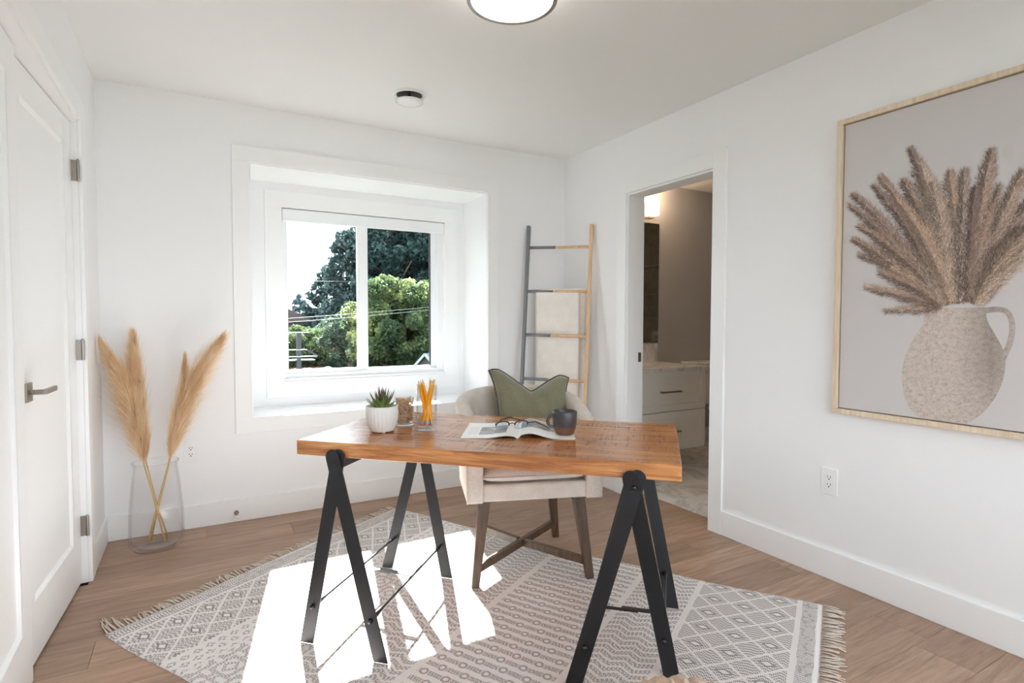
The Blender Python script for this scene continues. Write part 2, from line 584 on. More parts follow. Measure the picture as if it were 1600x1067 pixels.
# ------------------------------------------------------------------ mesh helpers
class MB:
    def __init__(self): self.bm = bmesh.new(); self.mi = 0

    def _tag(self, faces):
        for f in faces: f.material_index = self.mi

    def box(self, x0, x1, y0, y1, z0, z1, mat=None):
        vs_ = [self.bm.verts.new(p) for p in ((x0, y0, z0), (x1, y0, z0), (x1, y1, z0), (x0, y1, z0), (x0, y0, z1), (x1, y0, z1), (x1, y1, z1), (x0, y1, z1))]
        if mat is not None:
            for v in vs_: v.co = mat @ v.co
        fs = [self.bm.faces.new([vs_[i] for i in q]) for q in ((3, 2, 1, 0), (4, 5, 6, 7), (0, 1, 5, 4), (1, 2, 6, 5), (2, 3, 7, 6), (3, 0, 4, 7))]
        self._tag(fs)
        return self

    def hexa(self, pts):
        vs_ = [self.bm.verts.new(p) for p in pts]
        fs = [self.bm.faces.new([vs_[i] for i in q]) for q in ((3, 2, 1, 0), (4, 5, 6, 7), (0, 1, 5, 4), (1, 2, 6, 5), (2, 3, 7, 6), (3, 0, 4, 7))]
        self._tag(fs)
        return self

    def beam(self, a, b, side, w0, t0, w1=None, t1=None):
        """square-section bar from a to b; w along `side`, t across it"""
        a, b = Vector(a), Vector(b)
        w1 = w0 if w1 is None else w1; t1 = t0 if t1 is None else t1
        d = (b - a).normalized(); s = Vector(side); s = (s - d * s.dot(d)).normalized(); n = d.cross(s)
        def ring(p, w, t): return [p - s * w / 2 - n * t / 2, p + s * w / 2 - n * t / 2, p + s * w / 2 + n * t / 2, p - s * w / 2 + n * t / 2]
        return self.hexa(ring(a, w0, t0) + ring(b, w1, t1))

    def tube(self, pts, r, seg=10, cap=True):
        pts = [Vector(p) for p in pts]
        rs = r if isinstance(r, (list, tuple)) else [r] * len(pts)
        rings = []
        up = Vector((0, 0, 1))
        pd = None
        for i, p in enumerate(pts):
            d = (pts[min(i + 1, len(pts) - 1)] - pts[max(i - 1, 0)]).normalized()
            if pd is None:
                s = d.cross(up) if abs(d.dot(up)) < 0.95 else d.cross(Vector((1, 0, 0)))
            else:
                s = ps - d * ps.dot(d)
            s.normalize(); n = d.cross(s)
            ps, pd = s, d
            rings.append([self.bm.verts.new(p + (s * math.cos(2 * PI * k / seg) + n * math.sin(2 * PI * k / seg)) * rs[i]) for k in range(seg)])
        fs = []
        for i in range(len(rings) - 1):
            for k in range(seg):
                fs.append(self.bm.faces.new((rings[i][k], rings[i][(k + 1) % seg], rings[i + 1][(k + 1) % seg], rings[i + 1][k])))
        if cap:
            fs.append(self.bm.faces.new(rings[0][::-1])); fs.append(self.bm.faces.new(rings[-1]))
        self._tag(fs)
        return self

    def lathe(self, prof, c=(0, 0, 0), seg=32, closed=False):
        rings = []
        for r, z in prof:
            if r < 1e-6: rings.append([self.bm.verts.new((c[0], c[1], c[2] + z))])
            else: rings.append([self.bm.verts.new((c[0] + r * math.cos(2 * PI * k / seg), c[1] + r * math.sin(2 * PI * k / seg), c[2] + z)) for k in range(seg)])
        pairs = list(zip(rings[:-1], rings[1:]))
        if closed: pairs.append((rings[-1], rings[0]))
        fs = []
        for a, b in pairs:
            for k in range(seg):
                k2 = (k + 1) % seg
                if len(a) == 1 and len(b) == 1: continue
                if len(a) == 1: fs.append(self.bm.faces.new((a[0], b[k2], b[k])))
                elif len(b) == 1: fs.append(self.bm.faces.new((a[k], a[k2], b[0])))
                else: fs.append(self.bm.faces.new((a[k], a[k2], b[k2], b[k])))
        self._tag(fs)
        return self

    def grid(self, nu, nv, fn, closed_u=False):
        vs_ = [[self.bm.verts.new(fn(i / (nu - (0 if closed_u else 1)), j / (nv - 1))) for j in range(nv)] for i in range(nu)]
        fs = []
        for i in range(nu if closed_u else nu - 1):
            for j in range(nv - 1):
                i2 = (i + 1) % nu
                fs.append(self.bm.faces.new((vs_[i][j], vs_[i2][j], vs_[i2][j + 1], vs_[i][j + 1])))
        self._tag(fs)
        return self

    def prism(self, poly, fn, t):
        """extrude a 2-D outline: fn(u, v, w) -> 3-D"""
        a = [self.bm.verts.new(fn(u, v, 0)) for u, v in poly]
        b = [self.bm.verts.new(fn(u, v, t)) for u, v in poly]
        fs = [self.bm.faces.new(a[::-1]), self.bm.faces.new(b)]
        n = len(poly)
        for i in range(n): fs.append(self.bm.faces.new((a[i], a[(i + 1) % n], b[(i + 1) % n], b[i])))
        self._tag(fs)
        return self

    def build(self, name, mats, parent=None, world=True, smooth=False, bevel=0.0, bseg=2, subsurf=0):
        if world and parent is not None:
            inv = (Matrix.Translation(parent.location) @ parent.rotation_euler.to_matrix().to_4x4()).inverted()
            pp = parent.parent
            if pp is not None:
                inv = inv @ (Matrix.Translation(pp.location) @ pp.rotation_euler.to_matrix().to_4x4()).inverted()
            self.bm.transform(inv)
        bmesh.ops.remove_doubles(self.bm, verts=self.bm.verts, dist=1e-6)
        bmesh.ops.recalc_face_normals(self.bm, faces=self.bm.faces)
        me = bpy.data.meshes.new(name)
        self.bm.to_mesh(me); self.bm.free()
        o = bpy.data.objects.new(name, me)
        for m in (mats if isinstance(mats, (list, tuple)) else [mats]):
            me.materials.append(M[m] if isinstance(m, str) else m)
        COL.objects.link(o)
        if parent is not None: o.parent = parent
        if smooth:
            for p in me.polygons: p.use_smooth = True
        if bevel > 0:
            md = o.modifiers.new('bevel', 'BEVEL'); md.width = bevel; md.segments = bseg; md.limit_method = 'ANGLE'; md.angle_limit = math.radians(35)
            md.harden_normals = False
            if smooth is False:
                for p in me.polygons: p.use_smooth = False
        if subsurf:
            md = o.modifiers.new('subsurf', 'SUBSURF'); md.levels = subsurf; md.render_levels = subsurf
        return o


def thing(name, label, cat, loc=(0, 0, 0), rz=0.0, group=None):
    o = bpy.data.objects.new(name, None)
    o.empty_display_size = 0.1
    o.location = loc; o.rotation_euler = (0, 0, rz)
    COL.objects.link(o)
    o['label'] = label; o['category'] = cat
    if group: o['group'] = group
    return o


def tag(o, label, cat, group=None, kind=None):
    o['label'] = label; o['category'] = cat
    if group: o['group'] = group
    if kind: o['kind'] = kind
    return o


def struct(o, label=None):
    o['kind'] = 'structure'
    if label: o['label'] = label
    return o


def set_empty(name, loc, label=None):
    o = bpy.data.objects.new(name, None); o.location = loc; COL.objects.link(o)
    return struct(o, label)


def np_mesh(name, verts, faces, mat, parent=None, cols=None):
    """verts (N,3), faces (K,3|4); given in the parent's own space"""
    me = bpy.data.meshes.new(name)
    k = faces.shape[1]
    me.vertices.add(len(verts)); me.vertices.foreach_set('co', verts.astype(np.float32).ravel())
    me.loops.add(faces.size); me.loops.foreach_set('vertex_index', faces.astype(np.int32).ravel())
    me.polygons.add(len(faces)); me.polygons.foreach_set('loop_start', np.arange(0, faces.size, k, dtype=np.int32))
    me.update(calc_edges=True)
    if cols is not None:
        ca = me.color_attributes.new('Col', 'FLOAT_COLOR', 'POINT')
        ca.data.foreach_set('color', cols.astype(np.float32).ravel())
    me.materials.append(M[mat])
    o = bpy.data.objects.new(name, me); COL.objects.link(o)
    if parent is not None: o.parent = parent
    return o


# ================================================================== ROOM SHELL
BY = -4.75           # wall behind the camera
# niche in the back wall
NX0, NX1, NZ0, NZ1, ND = -2.245, -0.685, 0.61, 2.11, 0.40
OX0, OX1, OZ0, OZ1 = -2.028, -0.853, 0.793, 1.953      # window opening in the niche's back

mb = MB()
mb.box(-3.2, NX0, 0, 0.52, 0, H); mb.box(NX1, 0.135, 0, 0.52, 0, H)
mb.box(NX0, NX1, 0, 0.52, 0, NZ0); mb.box(NX0, NX1, 0, 0.52, NZ1, H)
mb.box(NX0, OX0, ND, 0.52, NZ0, NZ1); mb.box(OX1, NX1, ND, 0.52, NZ0, NZ1)
mb.box(OX0, OX1, ND, 0.52, NZ0, OZ0); mb.box(OX0, OX1, ND, 0.52, OZ1, NZ1)
struct(mb.build('wall_back', 'wall'))

DY0, DY1, DZ = -1.465, -0.742, 2.045     # bathroom doorway in the wall at x = 0
mb = MB()
mb.box(0, 0.135, BY, DY0, 0, H); mb.box(0, 0.135, DY1, 0, 0, H); mb.box(0, 0.135, DY0, DY1, DZ, H)
struct(mb.build('wall_right', 'wall'))

LY0, LY1, LZ = -2.075, -0.530, 2.075      # double-door opening in the left wall
mb = MB()
mb.box(LX - 0.2, LX, LY1, 0, 0, H); mb.box(LX - 0.2, LX, BY, LY0, 0, H)
mb.box(LX - 0.2, LX, LY0, LY1, LZ, H); mb.box(LX - 0.2, LX - 0.15, LY0, LY1, 0, LZ)
struct(mb.build('wall_left', 'wall'))

# wall behind the camera, with an unseen wide window added for daylight
RX0, RX1, RZ0, RZ1 = -2.80, -0.20, 0.35, 2.25
mb = MB()
mb.box(LX, RX0, BY - 0.15, BY, 0, H); mb.box(RX1, 0, BY - 0.15, BY, 0, H)
mb.box(RX0, RX1, BY - 0.15, BY, 0, RZ0); mb.box(RX0, RX1, BY - 0.15, BY, RZ1, H)
struct(mb.build('wall_front', 'wall'))
w2 = set_empty('window_added_daylight', ((RX0 + RX1) / 2, BY - 0.08, RZ0))  # added window out of view, brings more daylight into the room
mb = MB()
for a, b in ((RX0, RX0 + 0.05), (RX1 - 0.05, RX1), (-1.53, -1.47)): mb.box(a, b, BY - 0.11, BY - 0.05, RZ0, RZ1)
mb.box(RX0, RX1, BY - 0.11, BY - 0.05, RZ0, RZ0 + 0.05); mb.box(RX0, RX1, BY - 0.11, BY - 0.05, RZ1 - 0.05, RZ1)
mb.build('window_frame', 'vinyl', w2)
for a, b in ((RX0 + 0.05, -1.53), (-1.47, RX1 - 0.05)):
    MB().box(a, b, BY - 0.084, BY - 0.078, RZ0 + 0.05, RZ1 - 0.05).build('pane', 'pane', w2)

# bathroom shell
BX1, BYB, BYF = 2.55, 0.20, -1.95
struct(MB().box(0.135, BX1 + 0.12, BYB, 0.52, 0, H).build('wall_bathroom_back', 'bath_wall'))
struct(MB().box(BX1, BX1 + 0.12, BYF, BYB, 0, H).build('wall_bathroom_right', 'bath_wall'))
struct(MB().box(0.135, BX1 + 0.12, BYF - 0.12, BYF, 0, H).build('wall_bathroom_front', 'bath_wall'))
struct(MB().box(0.135, 0.139, BYF, DY0 - 0.09, 0, H).box(0.135, 0.139, DY1 + 0.09, BYB, 0, H).box(0.135, 0.139, DY0 - 0.09, DY1 + 0.09, DZ + 0.09, H).build('wall_bathroom_left', 'bath_wall'))

# ceiling
struct(MB().box(-3.2, 2.7, BY - 0.15, 0.52, H, H + 0.2).build('ceiling', 'ceiling'))
# roof eave outside, above the window
struct(MB().box(-4.2, 3.6, 0.52, 1.02, 2.115, 2.65).build('trim_roof_eave', 'white_fascia'), 'white roof eave outside above the window')

# floor: subfloor with separate oak planks
floor = struct(MB().box(LX - 0.15, 0.14, BY, 0, -0.12, -0.012).build('floor', 'subfloor'), 'light brown oak plank floor')
random.seed(11)
PW = 0.188
y = 0.0
row = 0
while y > BY:
    y1 = y; y0 = max(y - PW, BY)
    inset = LY0 < (y0 + y1) / 2 < LY1
    xs, xe = (LX - 0.14 if inset else LX), (0.0)
    if DY0 < (y0 + y1) / 2 < DY1: xe = 0.138
    x = xs - random.uniform(0.0, 1.6)
    while x < xe - 1e-3:
        L = random.choice((1.9, 1.9, 1.5, 1.2))
        a, b = max(x, xs), min(x + L, xe)
        if b - a > 0.04:
            c = ((a + b) / 2, (y0 + y1) / 2, 0)
            mb = MB(); mb.box(a - c[0] + 0.0006, b - c[0] - 0.0006, y0 - c[1] + 0.0006, y1 - c[1] - 0.0006, -0.012, 0)
            o = mb.build('plank', 'plank', world=False)
            o.parent = floor; o.location = c
        x += L
    y -= PW
    row += 1

# bathroom marble floor
bf = struct(MB().box(0.14, BX1, BYF, BYB, -0.12, -0.006).build('floor_bathroom', 'grout'), 'pale marble tiled bathroom floor')
ty = BYB
k = 0
while ty > BYF:
    tx = 0.14 - (0.3 if k % 2 else 0.0)
    while tx < BX1:
        a, b, c_, d = max(tx, 0.14), min(tx + 0.6, BX1), max(ty - 0.3, BYF), ty
        if b - a > 0.03 and d - c_ > 0.03:
            m_ = ((a + b) / 2, (c_ + d) / 2, 0)
            o = MB().box(a - m_[0] + 0.0015, b - m_[0] - 0.0015, c_ - m_[1] + 0.0015, d - m_[1] - 0.0015, -0.006, 0.0).build('tile', 'marble', world=False)
            o.parent = bf; o.location = m_
        tx += 0.6
    ty -= 0.3; k += 1

# baseboards
BH, BT = 0.135, 0.014
struct(MB().box(LX, 0, -BT, 0, 0, BH).build('baseboard_back', 'trim', bevel=0.003))
struct(MB().box(LX, LX + BT, LY1 + 0.10, -BT, 0, BH).build('baseboard_left', 'trim', bevel=0.003))
struct(MB().box(-BT, 0, BY, DY0 - 0.092, 0, BH).box(-BT, 0, DY1 + 0.092, -BT, 0, BH).build('baseboard_right', 'trim', bevel=0.003))
struct(MB().box(0.139, BX1, BYB - BT, BYB, 0, BH).build('baseboard_bathroom', 'trim', bevel=0.003))


def casing_boards(name, rect, boardw, place, label=None):
    """picture-frame casing: four boards as parts; place(u0,u1,v0,v1) -> box coords"""
    u0, u1, v0, v1 = rect
    w = boardw
    mid = place(u0, u1, v0, v1)
    e = set_empty(name, ((mid[0] + mid[1]) / 2, (mid[2] + mid[3]) / 2, mid[4]), label)
    for q in ((u0, u1, v1 - w, v1), (u0, u1, v0, v0 + w), (u0, u0 + w, v0 + w, v1 - w), (u1 - w, u1, v0 + w, v1 - w)):
        MB().box(*place(*q)).build('trim_board', 'trim', e, bevel=0.0015)
    return e


casing_boards('trim_1', (NX0 - 0.10, NX1 + 0.092, 0.521, 2.208), 0.0895,
              lambda a, b, c, d: (a, b, -0.016, 0.0, c, d), 'flat white casing around the deep window niche')
casing_boards('trim_2', (-2.134, -0.745, 0.668, 2.055), 0.108,
              lambda a, b, c, d: (a, b, ND - 0.014, ND, c, d), 'flat white casing around the window in the niche')

# bathroom doorway casing, jambs
e = set_empty('door_1', (0, (DY0 + DY1) / 2, 0), 'cased white doorway to the bathroom')
MB().box(-0.016, 0, DY0 - 0.09, DY0, 0, DZ + 0.09).build('casing', 'trim', e, bevel=0.0015)
MB().box(-0.016, 0, DY1, DY1 + 0.09, 0, DZ + 0.09).build('casing', 'trim', e, bevel=0.0015)
MB().box(-0.016, 0, DY0, DY1, DZ, DZ + 0.09).build('casing', 'trim', e, bevel=0.0015)
MB().box(0.001, 0.134, DY0, DY0 + 0.012, 0, DZ).build('door_jamb', 'trim', e, bevel=0.001)
MB().box(0.001, 0.134, DY1 - 0.012, DY1, 0, DZ).build('door_jamb', 'trim', e, bevel=0.001)
MB().box(0.001, 0.134, DY0 + 0.012, DY1 - 0.012, DZ - 0.012, DZ).build('head_jamb', 'trim', e, bevel=0.001)
MB().box(0.134, 0.150, DY0 - 0.09, DY0, 0, DZ + 0.09).box(0.134, 0.150, DY1, DY1 + 0.09, 0, DZ + 0.09).box(0.134, 0.150, DY0, DY1, DZ, DZ + 0.09).build('rear_casing', 'trim', e)
MB().box(0.095, 0.120, DY1 - 0.0145, DY1 - 0.012, 0.91, 0.975).build('strike_plate', 'nickel', e)

# ------------------------------------------------------------------ left double doors
struct(MB().box(LX, LX + 0.016, LY1, LY1 + 0.09, 0, LZ + 0.09).box(LX, LX + 0.016, LY0 - 0.09, LY0, 0, LZ + 0.09)
       .box(LX, LX + 0.016, LY0, LY1, LZ, LZ + 0.09).build('trim_3', 'trim', bevel=0.0015), 'white casing around the double doors')
struct(MB().box(LX - 0.15, LX, LY1 - 0.002, LY1 + 0.0005, 0, LZ).box(LX - 0.15, LX, LY0, LY0 + 0.012, 0, LZ).box(LX - 0.15, LX, LY0 + 0.012, LY1 - 0.002, LZ - 0.012, LZ)
       .build('trim_4', 'trim'), 'white jamb lining behind the double doors')


def door_leaf(name, a, b, z0, z1, label, stile=0.115, top=0.115, bot=0.205):
    """shaker leaf; a, b: floor points of its room-side face (b = hinge end)"""
    a, b = Vector(a), Vector(b)
    d = (b - a); L = d.length; d.normalize()
    n = Vector((d.y, -d.x, 0))                # towards the room
    if n.x < 0: n = -n
    e = set_empty(name, (a.x, a.y, 0), label)
    e.rotation_euler = (0, 0, math.atan2(d.y, d.x))
    # local: +x along leaf, room side = -y (or +y) -> find sign
    s = 1 if (Matrix.Rotation(math.atan2(d.y, d.x), 3, 'Z') @ Vector((0, 1, 0))).dot(n) > 0 else -1
    def bx(mb, x0, x1, f, r, zz0, zz1):      # f: face offset from room side, r: depth
        ya, yb = -s * f, -s * r
        return mb.box(x0, x1, min(ya, yb), max(ya, yb), zz0, zz1)
    mb = MB()
    bx(mb, 0, stile, 0, 0.035, z0, z1); bx(mb, L - stile, L, 0, 0.035, z0, z1)
    bx(mb, stile, L - stile, 0, 0.035, z1 - top, z1); bx(mb, stile, L - stile, 0, 0.035, z0, z0 + bot)
    mb.build('stile_and_rail_frame', 'trim', e, world=False, bevel=0.0012)
    mb = MB()
    bx(mb, stile - 0.001, L - stile + 0.001, 0.012, 0.030, z0 + bot - 0.001, z1 - top + 0.001)
    mb.build('door_panel', 'trim', e, world=False)
    # sloped sticking around the panel
    mb = MB()
    x0, x1, q0, q1 = stile, L - stile, z0 + bot, z1 - top
    k = 0.011
    o4 = [(x0, q0), (x1, q0), (x1, q1), (x0, q1)]; i4 = [(x0 + k, q0 + k), (x1 - k, q0 + k), (x1 - k, q1 - k), (x0 + k, q1 - k)]
    for i in range(4):
        j = (i + 1) % 4
        vv = [mb.bm.verts.new((p[0], -s * f, p[1])) for p, f in ((o4[i], 0.002), (o4[j], 0.002), (i4[j], 0.0121), (i4[i], 0.0121))]
        mb.bm.faces.new(vv)
    mb.build('panel_moulding', 'trim', e, world=False)
    return e, L, s


d2, L2, s2 = door_leaf('door_2', (-3.047, -1.298, 0), (-3.006, -0.536, 0), 0.010, 2.058, 'white shaker door leaf with square lever handle')
d3, L3, s3 = door_leaf('door_3', (-3.010, -2.066, 0), (-3.026, -1.302, 0), 0.0, 2.058, 'white shaker door leaf nearest the camera')


def lever(e, x, z, s):
    Rm = s
    MB().box(x - 0.032, x + 0.032, 0, Rm * 0.009, z - 0.032, z + 0.032).build('rose', 'nickel', e, world=False, bevel=0.001)
    mb = MB()
    mb.tube([(x, Rm * 0.009, z), (x, Rm * 0.05, z)], 0.009, 12)
    mb.box(x - 0.010, x + 0.115, Rm * 0.046, Rm * 0.058, z - 0.008, z + 0.010)
    mb.build('lever_handle', 'nickel', e, world=False, bevel=0.0015)


lever(d2, 0.095, 0.945, s2)
for z in (1.85, 1.057, 0.262):
    hx, hy = LX - 0.002, LY1 - 0.0035
    mb = MB()
    mb.box(LX - 0.026, LX + 0.004, LY1 - 0.006, LY1 - 0.002, z - 0.045, z + 0.045)
    mb.tube([(LX + 0.002, LY1 - 0.010, z - 0.045), (LX + 0.002, LY1 - 0.010, z + 0.045)], 0.006, 10)
    mb.tube([(LX + 0.002, LY1 - 0.010, z + 0.045), (LX + 0.002, LY1 - 0.010, z + 0.051)], [0.0045, 0.003], 10)
    mb.build('hinge', 'nickel', d2)

# ------------------------------------------------------------------ window in the niche
GY = 0.455
w1 = set_empty('window_1', ((OX0 + OX1) / 2, GY, OZ0), 'white vinyl sliding window in the niche')
mb = MB()
fy0, fy1 = 0.425, 0.505
mb.box(OX0, OX0 + 0.022, fy0, fy1, OZ0, OZ1); mb.box(OX1 - 0.045, OX1, fy0, fy1, OZ0, OZ1)
mb.box(OX0 + 0.022, OX1 - 0.045, fy0, fy1, OZ0, OZ0 + 0.030); mb.box(OX0 + 0.022, OX1 - 0.045, fy0, fy1, OZ1 - 0.04, OZ1)
mb.build('window_frame', 'vinyl', w1, bevel=0.002)
# sliding sash (its meeting stile in front)
sx0, sx1 = OX0 + 0.022, -1.430
mb = MB()
zb, zt = OZ0 + 0.030, OZ1 - 0.04
mb.box(sx0, sx0 + 0.018, 0.438, 0.466, zb, zt); mb.box(sx1 - 0.085, sx1 - 0.008, 0.438, 0.466, zb, zt)
mb.box(sx0 + 0.018, sx1 - 0.085, 0.438, 0.466, zb, zb + 0.026); mb.box(sx0 + 0.018, sx1 - 0.085, 0.438, 0.466, zt - 0.026, zt)
mb.build('sliding_sash', 'vinyl', w1, bevel=0.002)
MB().box(sx0 + 0.018, sx1 - 0.085, 0.450, 0.454, zb + 0.026, zt - 0.026).build('pane', 'pane', w1)
mb = MB()
mb.box(sx1 - 0.06, sx1 - 0.002, 0.470, 0.496, zb, zt); mb.box(OX1 - 0.085, OX1 - 0.045, 0.470, 0.496, zb, zt)
mb.box(sx1 - 0.002, OX1 - 0.085, 0.470, 0.496, zb, zb + 0.020); mb.box(sx1 - 0.002, OX1 - 0.085, 0.470, 0.496, zt - 0.02, zt)
mb.build('fixed_sash', 'vinyl', w1, bevel=0.002)
MB().box(OX1 - 0.093, OX1 - 0.085, 0.4705, 0.486, zb + 0.02, zt - 0.02).build('dark_gasket', 'gasket', w1)
MB().box(sx1 - 0.002, OX1 - 0.085, 0.480, 0.484, zb + 0.020, zt - 0.020).build('pane', 'pane_screen', w1)
MB().box(-1.50, -1.45, 0.418, 0.4375, OZ0 + 0.022, OZ0 + 0.034).build('sash_latch', 'vinyl', w1)

# roller blind in its cassette
rb = thing('roller_blind', 'white roller blind rolled up in a slim cassette above the window', 'blind', (-1.44, 0.41, 1.86))
MB().box(OX0 + 0.006, OX1 - 0.004, 0.393, 0.4245, 1.862, 1.942).build('cassette', 'vinyl', rb, bevel=0.003)
MB().box(OX1 - 0.004, OX1 - 0.0015, 0.389, 0.4245, 1.855, 1.946).build('end_cap', 'vinyl', rb)
mb = MB()
for dx in (-0.05, -0.040): mb.tube([(OX1 + dx, 0.415, 1.862), (OX1 + dx, 0.415, 1.13)], 0.0016, 6)
mb.tube([(OX1 - 0.05, 0.415, 1.13), (OX1 - 0.045, 0.415, 1.115), (OX1 - 0.040, 0.415, 1.13)], 0.0016, 6)
mb.build('pull_cord', 'plastic', rb)

# ------------------------------------------------------------------ ceiling light and vent
cl = thing('ceiling_light', 'round flush ceiling light with opal diffuser and nickel rim', 'light', (-1.516, -1.84, H))
c = (-1.516, -1.84, H)
MB().lathe([(0, 0), (0.10, 0), (0.10, -0.02), (0, -0.02)], c, 32).build('ceiling_plate', 'nickel', cl, smooth=False)
MB().lathe([(0.150, -0.012), (0.158, -0.012), (0.158, -0.085), (0.150, -0.085)], c, 64, closed=True).build('glass_drum', 'lamp_glass', cl, smooth=False)
MB().lathe([(0.1505, -0.078), (0.1655, -0.078), (0.1655, -0.094), (0.1505, -0.094)], c, 64, closed=True).build('metal_rim', 'nickel', cl)
MB().lathe([(0.1500, -0.086), (0.13, -0.096), (0.09, -0.103), (0.045, -0.107), (0, -0.108), (0, -0.100), (0.13, -0.088)], c, 64).build('diffuser', 'lamp_glass', cl, smooth=True)

cv = thing('ceiling_vent', 'small round white ceiling vent with a dark gap above its disc', 'vent', (-1.48, -0.612, H))
c = (-1.48, -0.612, H)
MB().lathe([(0.070, 0), (0.094, 0), (0.092, -0.006), (0.080, -0.009), (0.071, -0.003)], c, 48).build('outer_ring', 'plastic', cv, smooth=True)
MB().lathe([(0.0, -0.0005), (0.0715, -0.0005)], c, 48).build('duct_opening', 'duct_dark', cv)  # flat disc, its dark colour stands in for the shaded hole
MB().lathe([(0, -0.030), (0.055, -0.031), (0.076, -0.036), (0.077, -0.041), (0.05, -0.047), (0, -0.049)], c, 48).build('disc', 'plastic', cv, smooth=True)
MB().tube([(c[0], c[1], H - 0.001), (c[0], c[1], H - 0.031)], 0.008, 8).build('stem', 'duct_dark', cv)

# ------------------------------------------------------------------ wall outlets, door stop
def outlet(fn, loc, label):
    """fn(u, v, w): u across, v up, w out of the wall"""
    t = thing('wall_outlet', label, 'outlet', loc)
    def b(mb, u0, u1, v0, v1, w0, w1):
        mb.hexa([fn(u0, v0, w0), fn(u1, v0, w0), fn(u1, v1, w0), fn(u0, v1, w0), fn(u0, v0, w1), fn(u1, v0, w1), fn(u1, v1, w1), fn(u0, v1, w1)])
        return mb
    b(MB(), -0.037, 0.037, -0.060, 0.060, 0.0, 0.006).build('cover_plate', 'plastic', t, bevel=0.0015)
    b(MB(), -0.017, 0.017, -0.034, 0.034, 0.006, 0.008).build('receptacle', 'plastic', t, bevel=0.001)
    for zc in (-0.018, 0.018):
        mb = MB()
        b(mb, -0.008, -0.0055, zc, zc + 0.009, 0.0078, 0.0084); b(mb, 0.0055, 0.008, zc, zc + 0.009, 0.0078, 0.0084)
        b(mb, -0.0028, 0.0028, zc - 0.009, zc - 0.0035, 0.0078, 0.0084)
        mb.build('socket_holes', 'black', t)


outlet(lambda u, v, w: (-2.577 + u, -w, 0.442 + v), (-2.577, 0, 0.442), 'white duplex outlet on the back wall near the pampas vase')
outlet(lambda u, v, w: (-w, -2.153 - u, 0.452 + v), (0, -2.153, 0.452), 'white duplex outlet on the wall below the framed picture')
ds = thing('door_stop', 'small metal door stop on the back baseboard', 'door stop', (-2.35, -BT, 0.05))
MB().tube([(-2.35, -BT, 0.055), (-2.35, -BT - 0.006, 0.055)], 0.014, 16).build('mount', 'nickel', ds)
MB().tube([(-2.35, -BT - 0.006, 0.055), (-2.35, -BT - 0.055, 0.046)], 0.006, 12).build('rod', 'nickel', ds)
MB().tube([(-2.35, -BT - 0.055, 0.046), (-2.35, -BT - 0.072, 0.043)], 0.010, 12).build('rubber_tip', 'plastic', ds)

# ================================================================== RUG
RA = math.atan2(-0.865, 0.502)
rug = thing('woven_rug', 'cream and grey flat woven rug with diamond and zigzag bands under the desk', 'rug', (-2.862, -1.090, 0), RA)
RL, RW = 2.345, 1.630


def rug_edge(u, v):
    wob = 0.006 * math.sin(u * 9) * (1 if v > 0.5 else -1)
    # pinned outline: the far long side bows in a little
    bow = -0.035 * math.sin(PI * min(max((u - 0.2) / 2.1, 0), 1)) if v > 0.5 else 0.0
    return wob + bow


def rug_pt(a, b, z):
    u = a * RL
    v = b * RW + rug_edge(u, b) * abs(b - 0.5) * 2
    u2 = u + 0.008 * math.sin(b * 7 + 1) * (1 - a) - 0.030 * b * (1 - a)
    return (u2, v, z)


def rug_fn(a, b):
    ed = min(a * RL, (1 - a) * RL, b * RW, (1 - b) * RW)
    z = 0.0035 + 0.004 * min(ed / 0.012, 1) + 0.0008 * math.sin(a * 31 + b * 9) * min(ed / 0.05, 1)
    return rug_pt(a, b, z)


mb = MB(); mb.grid(120, 90, rug_fn)
mb.grid(2, 90, lambda a, b: rug_pt(0, b, 0.0005 + 0.003 * a)); mb.grid(2, 90, lambda a, b: rug_pt(1, b, 0.0005 + 0.003 * a))
mb.grid(120, 2, lambda a, b: rug_pt(a, 0, 0.0005 + 0.003 * b)); mb.grid(120, 2, lambda a, b: rug_pt(a, 1, 0.0005 + 0.003 * b))
mb.build('rug_body', 'rug', rug, world=False, smooth=True)
random.seed(5)
for end in (0, 1):
    mb = MB()
    n = 108
    for i in range(n):
        b = (i + 0.5) / n
        p = Vector(rug_pt(end, b, 0.005))
        s = 1 if end else -1
        L = random.uniform(0.055, 0.080) if end else random.uniform(0.045, 0.075)
        sw = random.uniform(-0.35, 0.35) + (0.25 * math.sin(b * 26) if not end else 0.15)
        if not end and b < 0.05: L = 0.10 + 0.05 * random.random(); sw = 0.3 - 0.2 * random.random()
        for q in range(2):
            off = random.uniform(-0.003, 0.003)
            sw2 = sw + random.uniform(-0.25, 0.25)
            mid = p + Vector((s * L * 0.5, off + L * 0.5 * sw2 * 0.6, 0.003 * random.random()))
            tip = p + Vector((s * L, off + L * sw2, -0.0015))
            mb.tube([p + Vector((-s * 0.003, off, 0)), mid, tip], [0.0022, 0.0026, 0.0014], 5)
    o = mb.build('fringe', 'tassel', rug, world=False, smooth=True)
    o['kind'] = 'stuff'

# ================================================================== DESK
DA = -0.7752
DC = Vector((-1.5038, -1.7300, 0.703))
DL, DW, DT = 1.3456, 0.6929, 0.052
desk = thing('desk_top', 'thick rustic wooden desk top with saw marks resting on trestles', 'desk', DC, DA)
mb = MB().box(-DL / 2, DL / 2, -DW / 2, DW / 2, 0, DT)
mb.build('wooden_slab', 'desk', desk, world=False, bevel=0.0035, bseg=3)
dd = Vector((math.cos(DA), math.sin(DA), 0)); dn = Vector((-dd.y, dd.x, 0))       # dn points to the back edge


def desk_pt(l, w, z): return Vector((DC.x, DC.y, 0)) + dd * l + dn * w + Vector((0, 0, z))


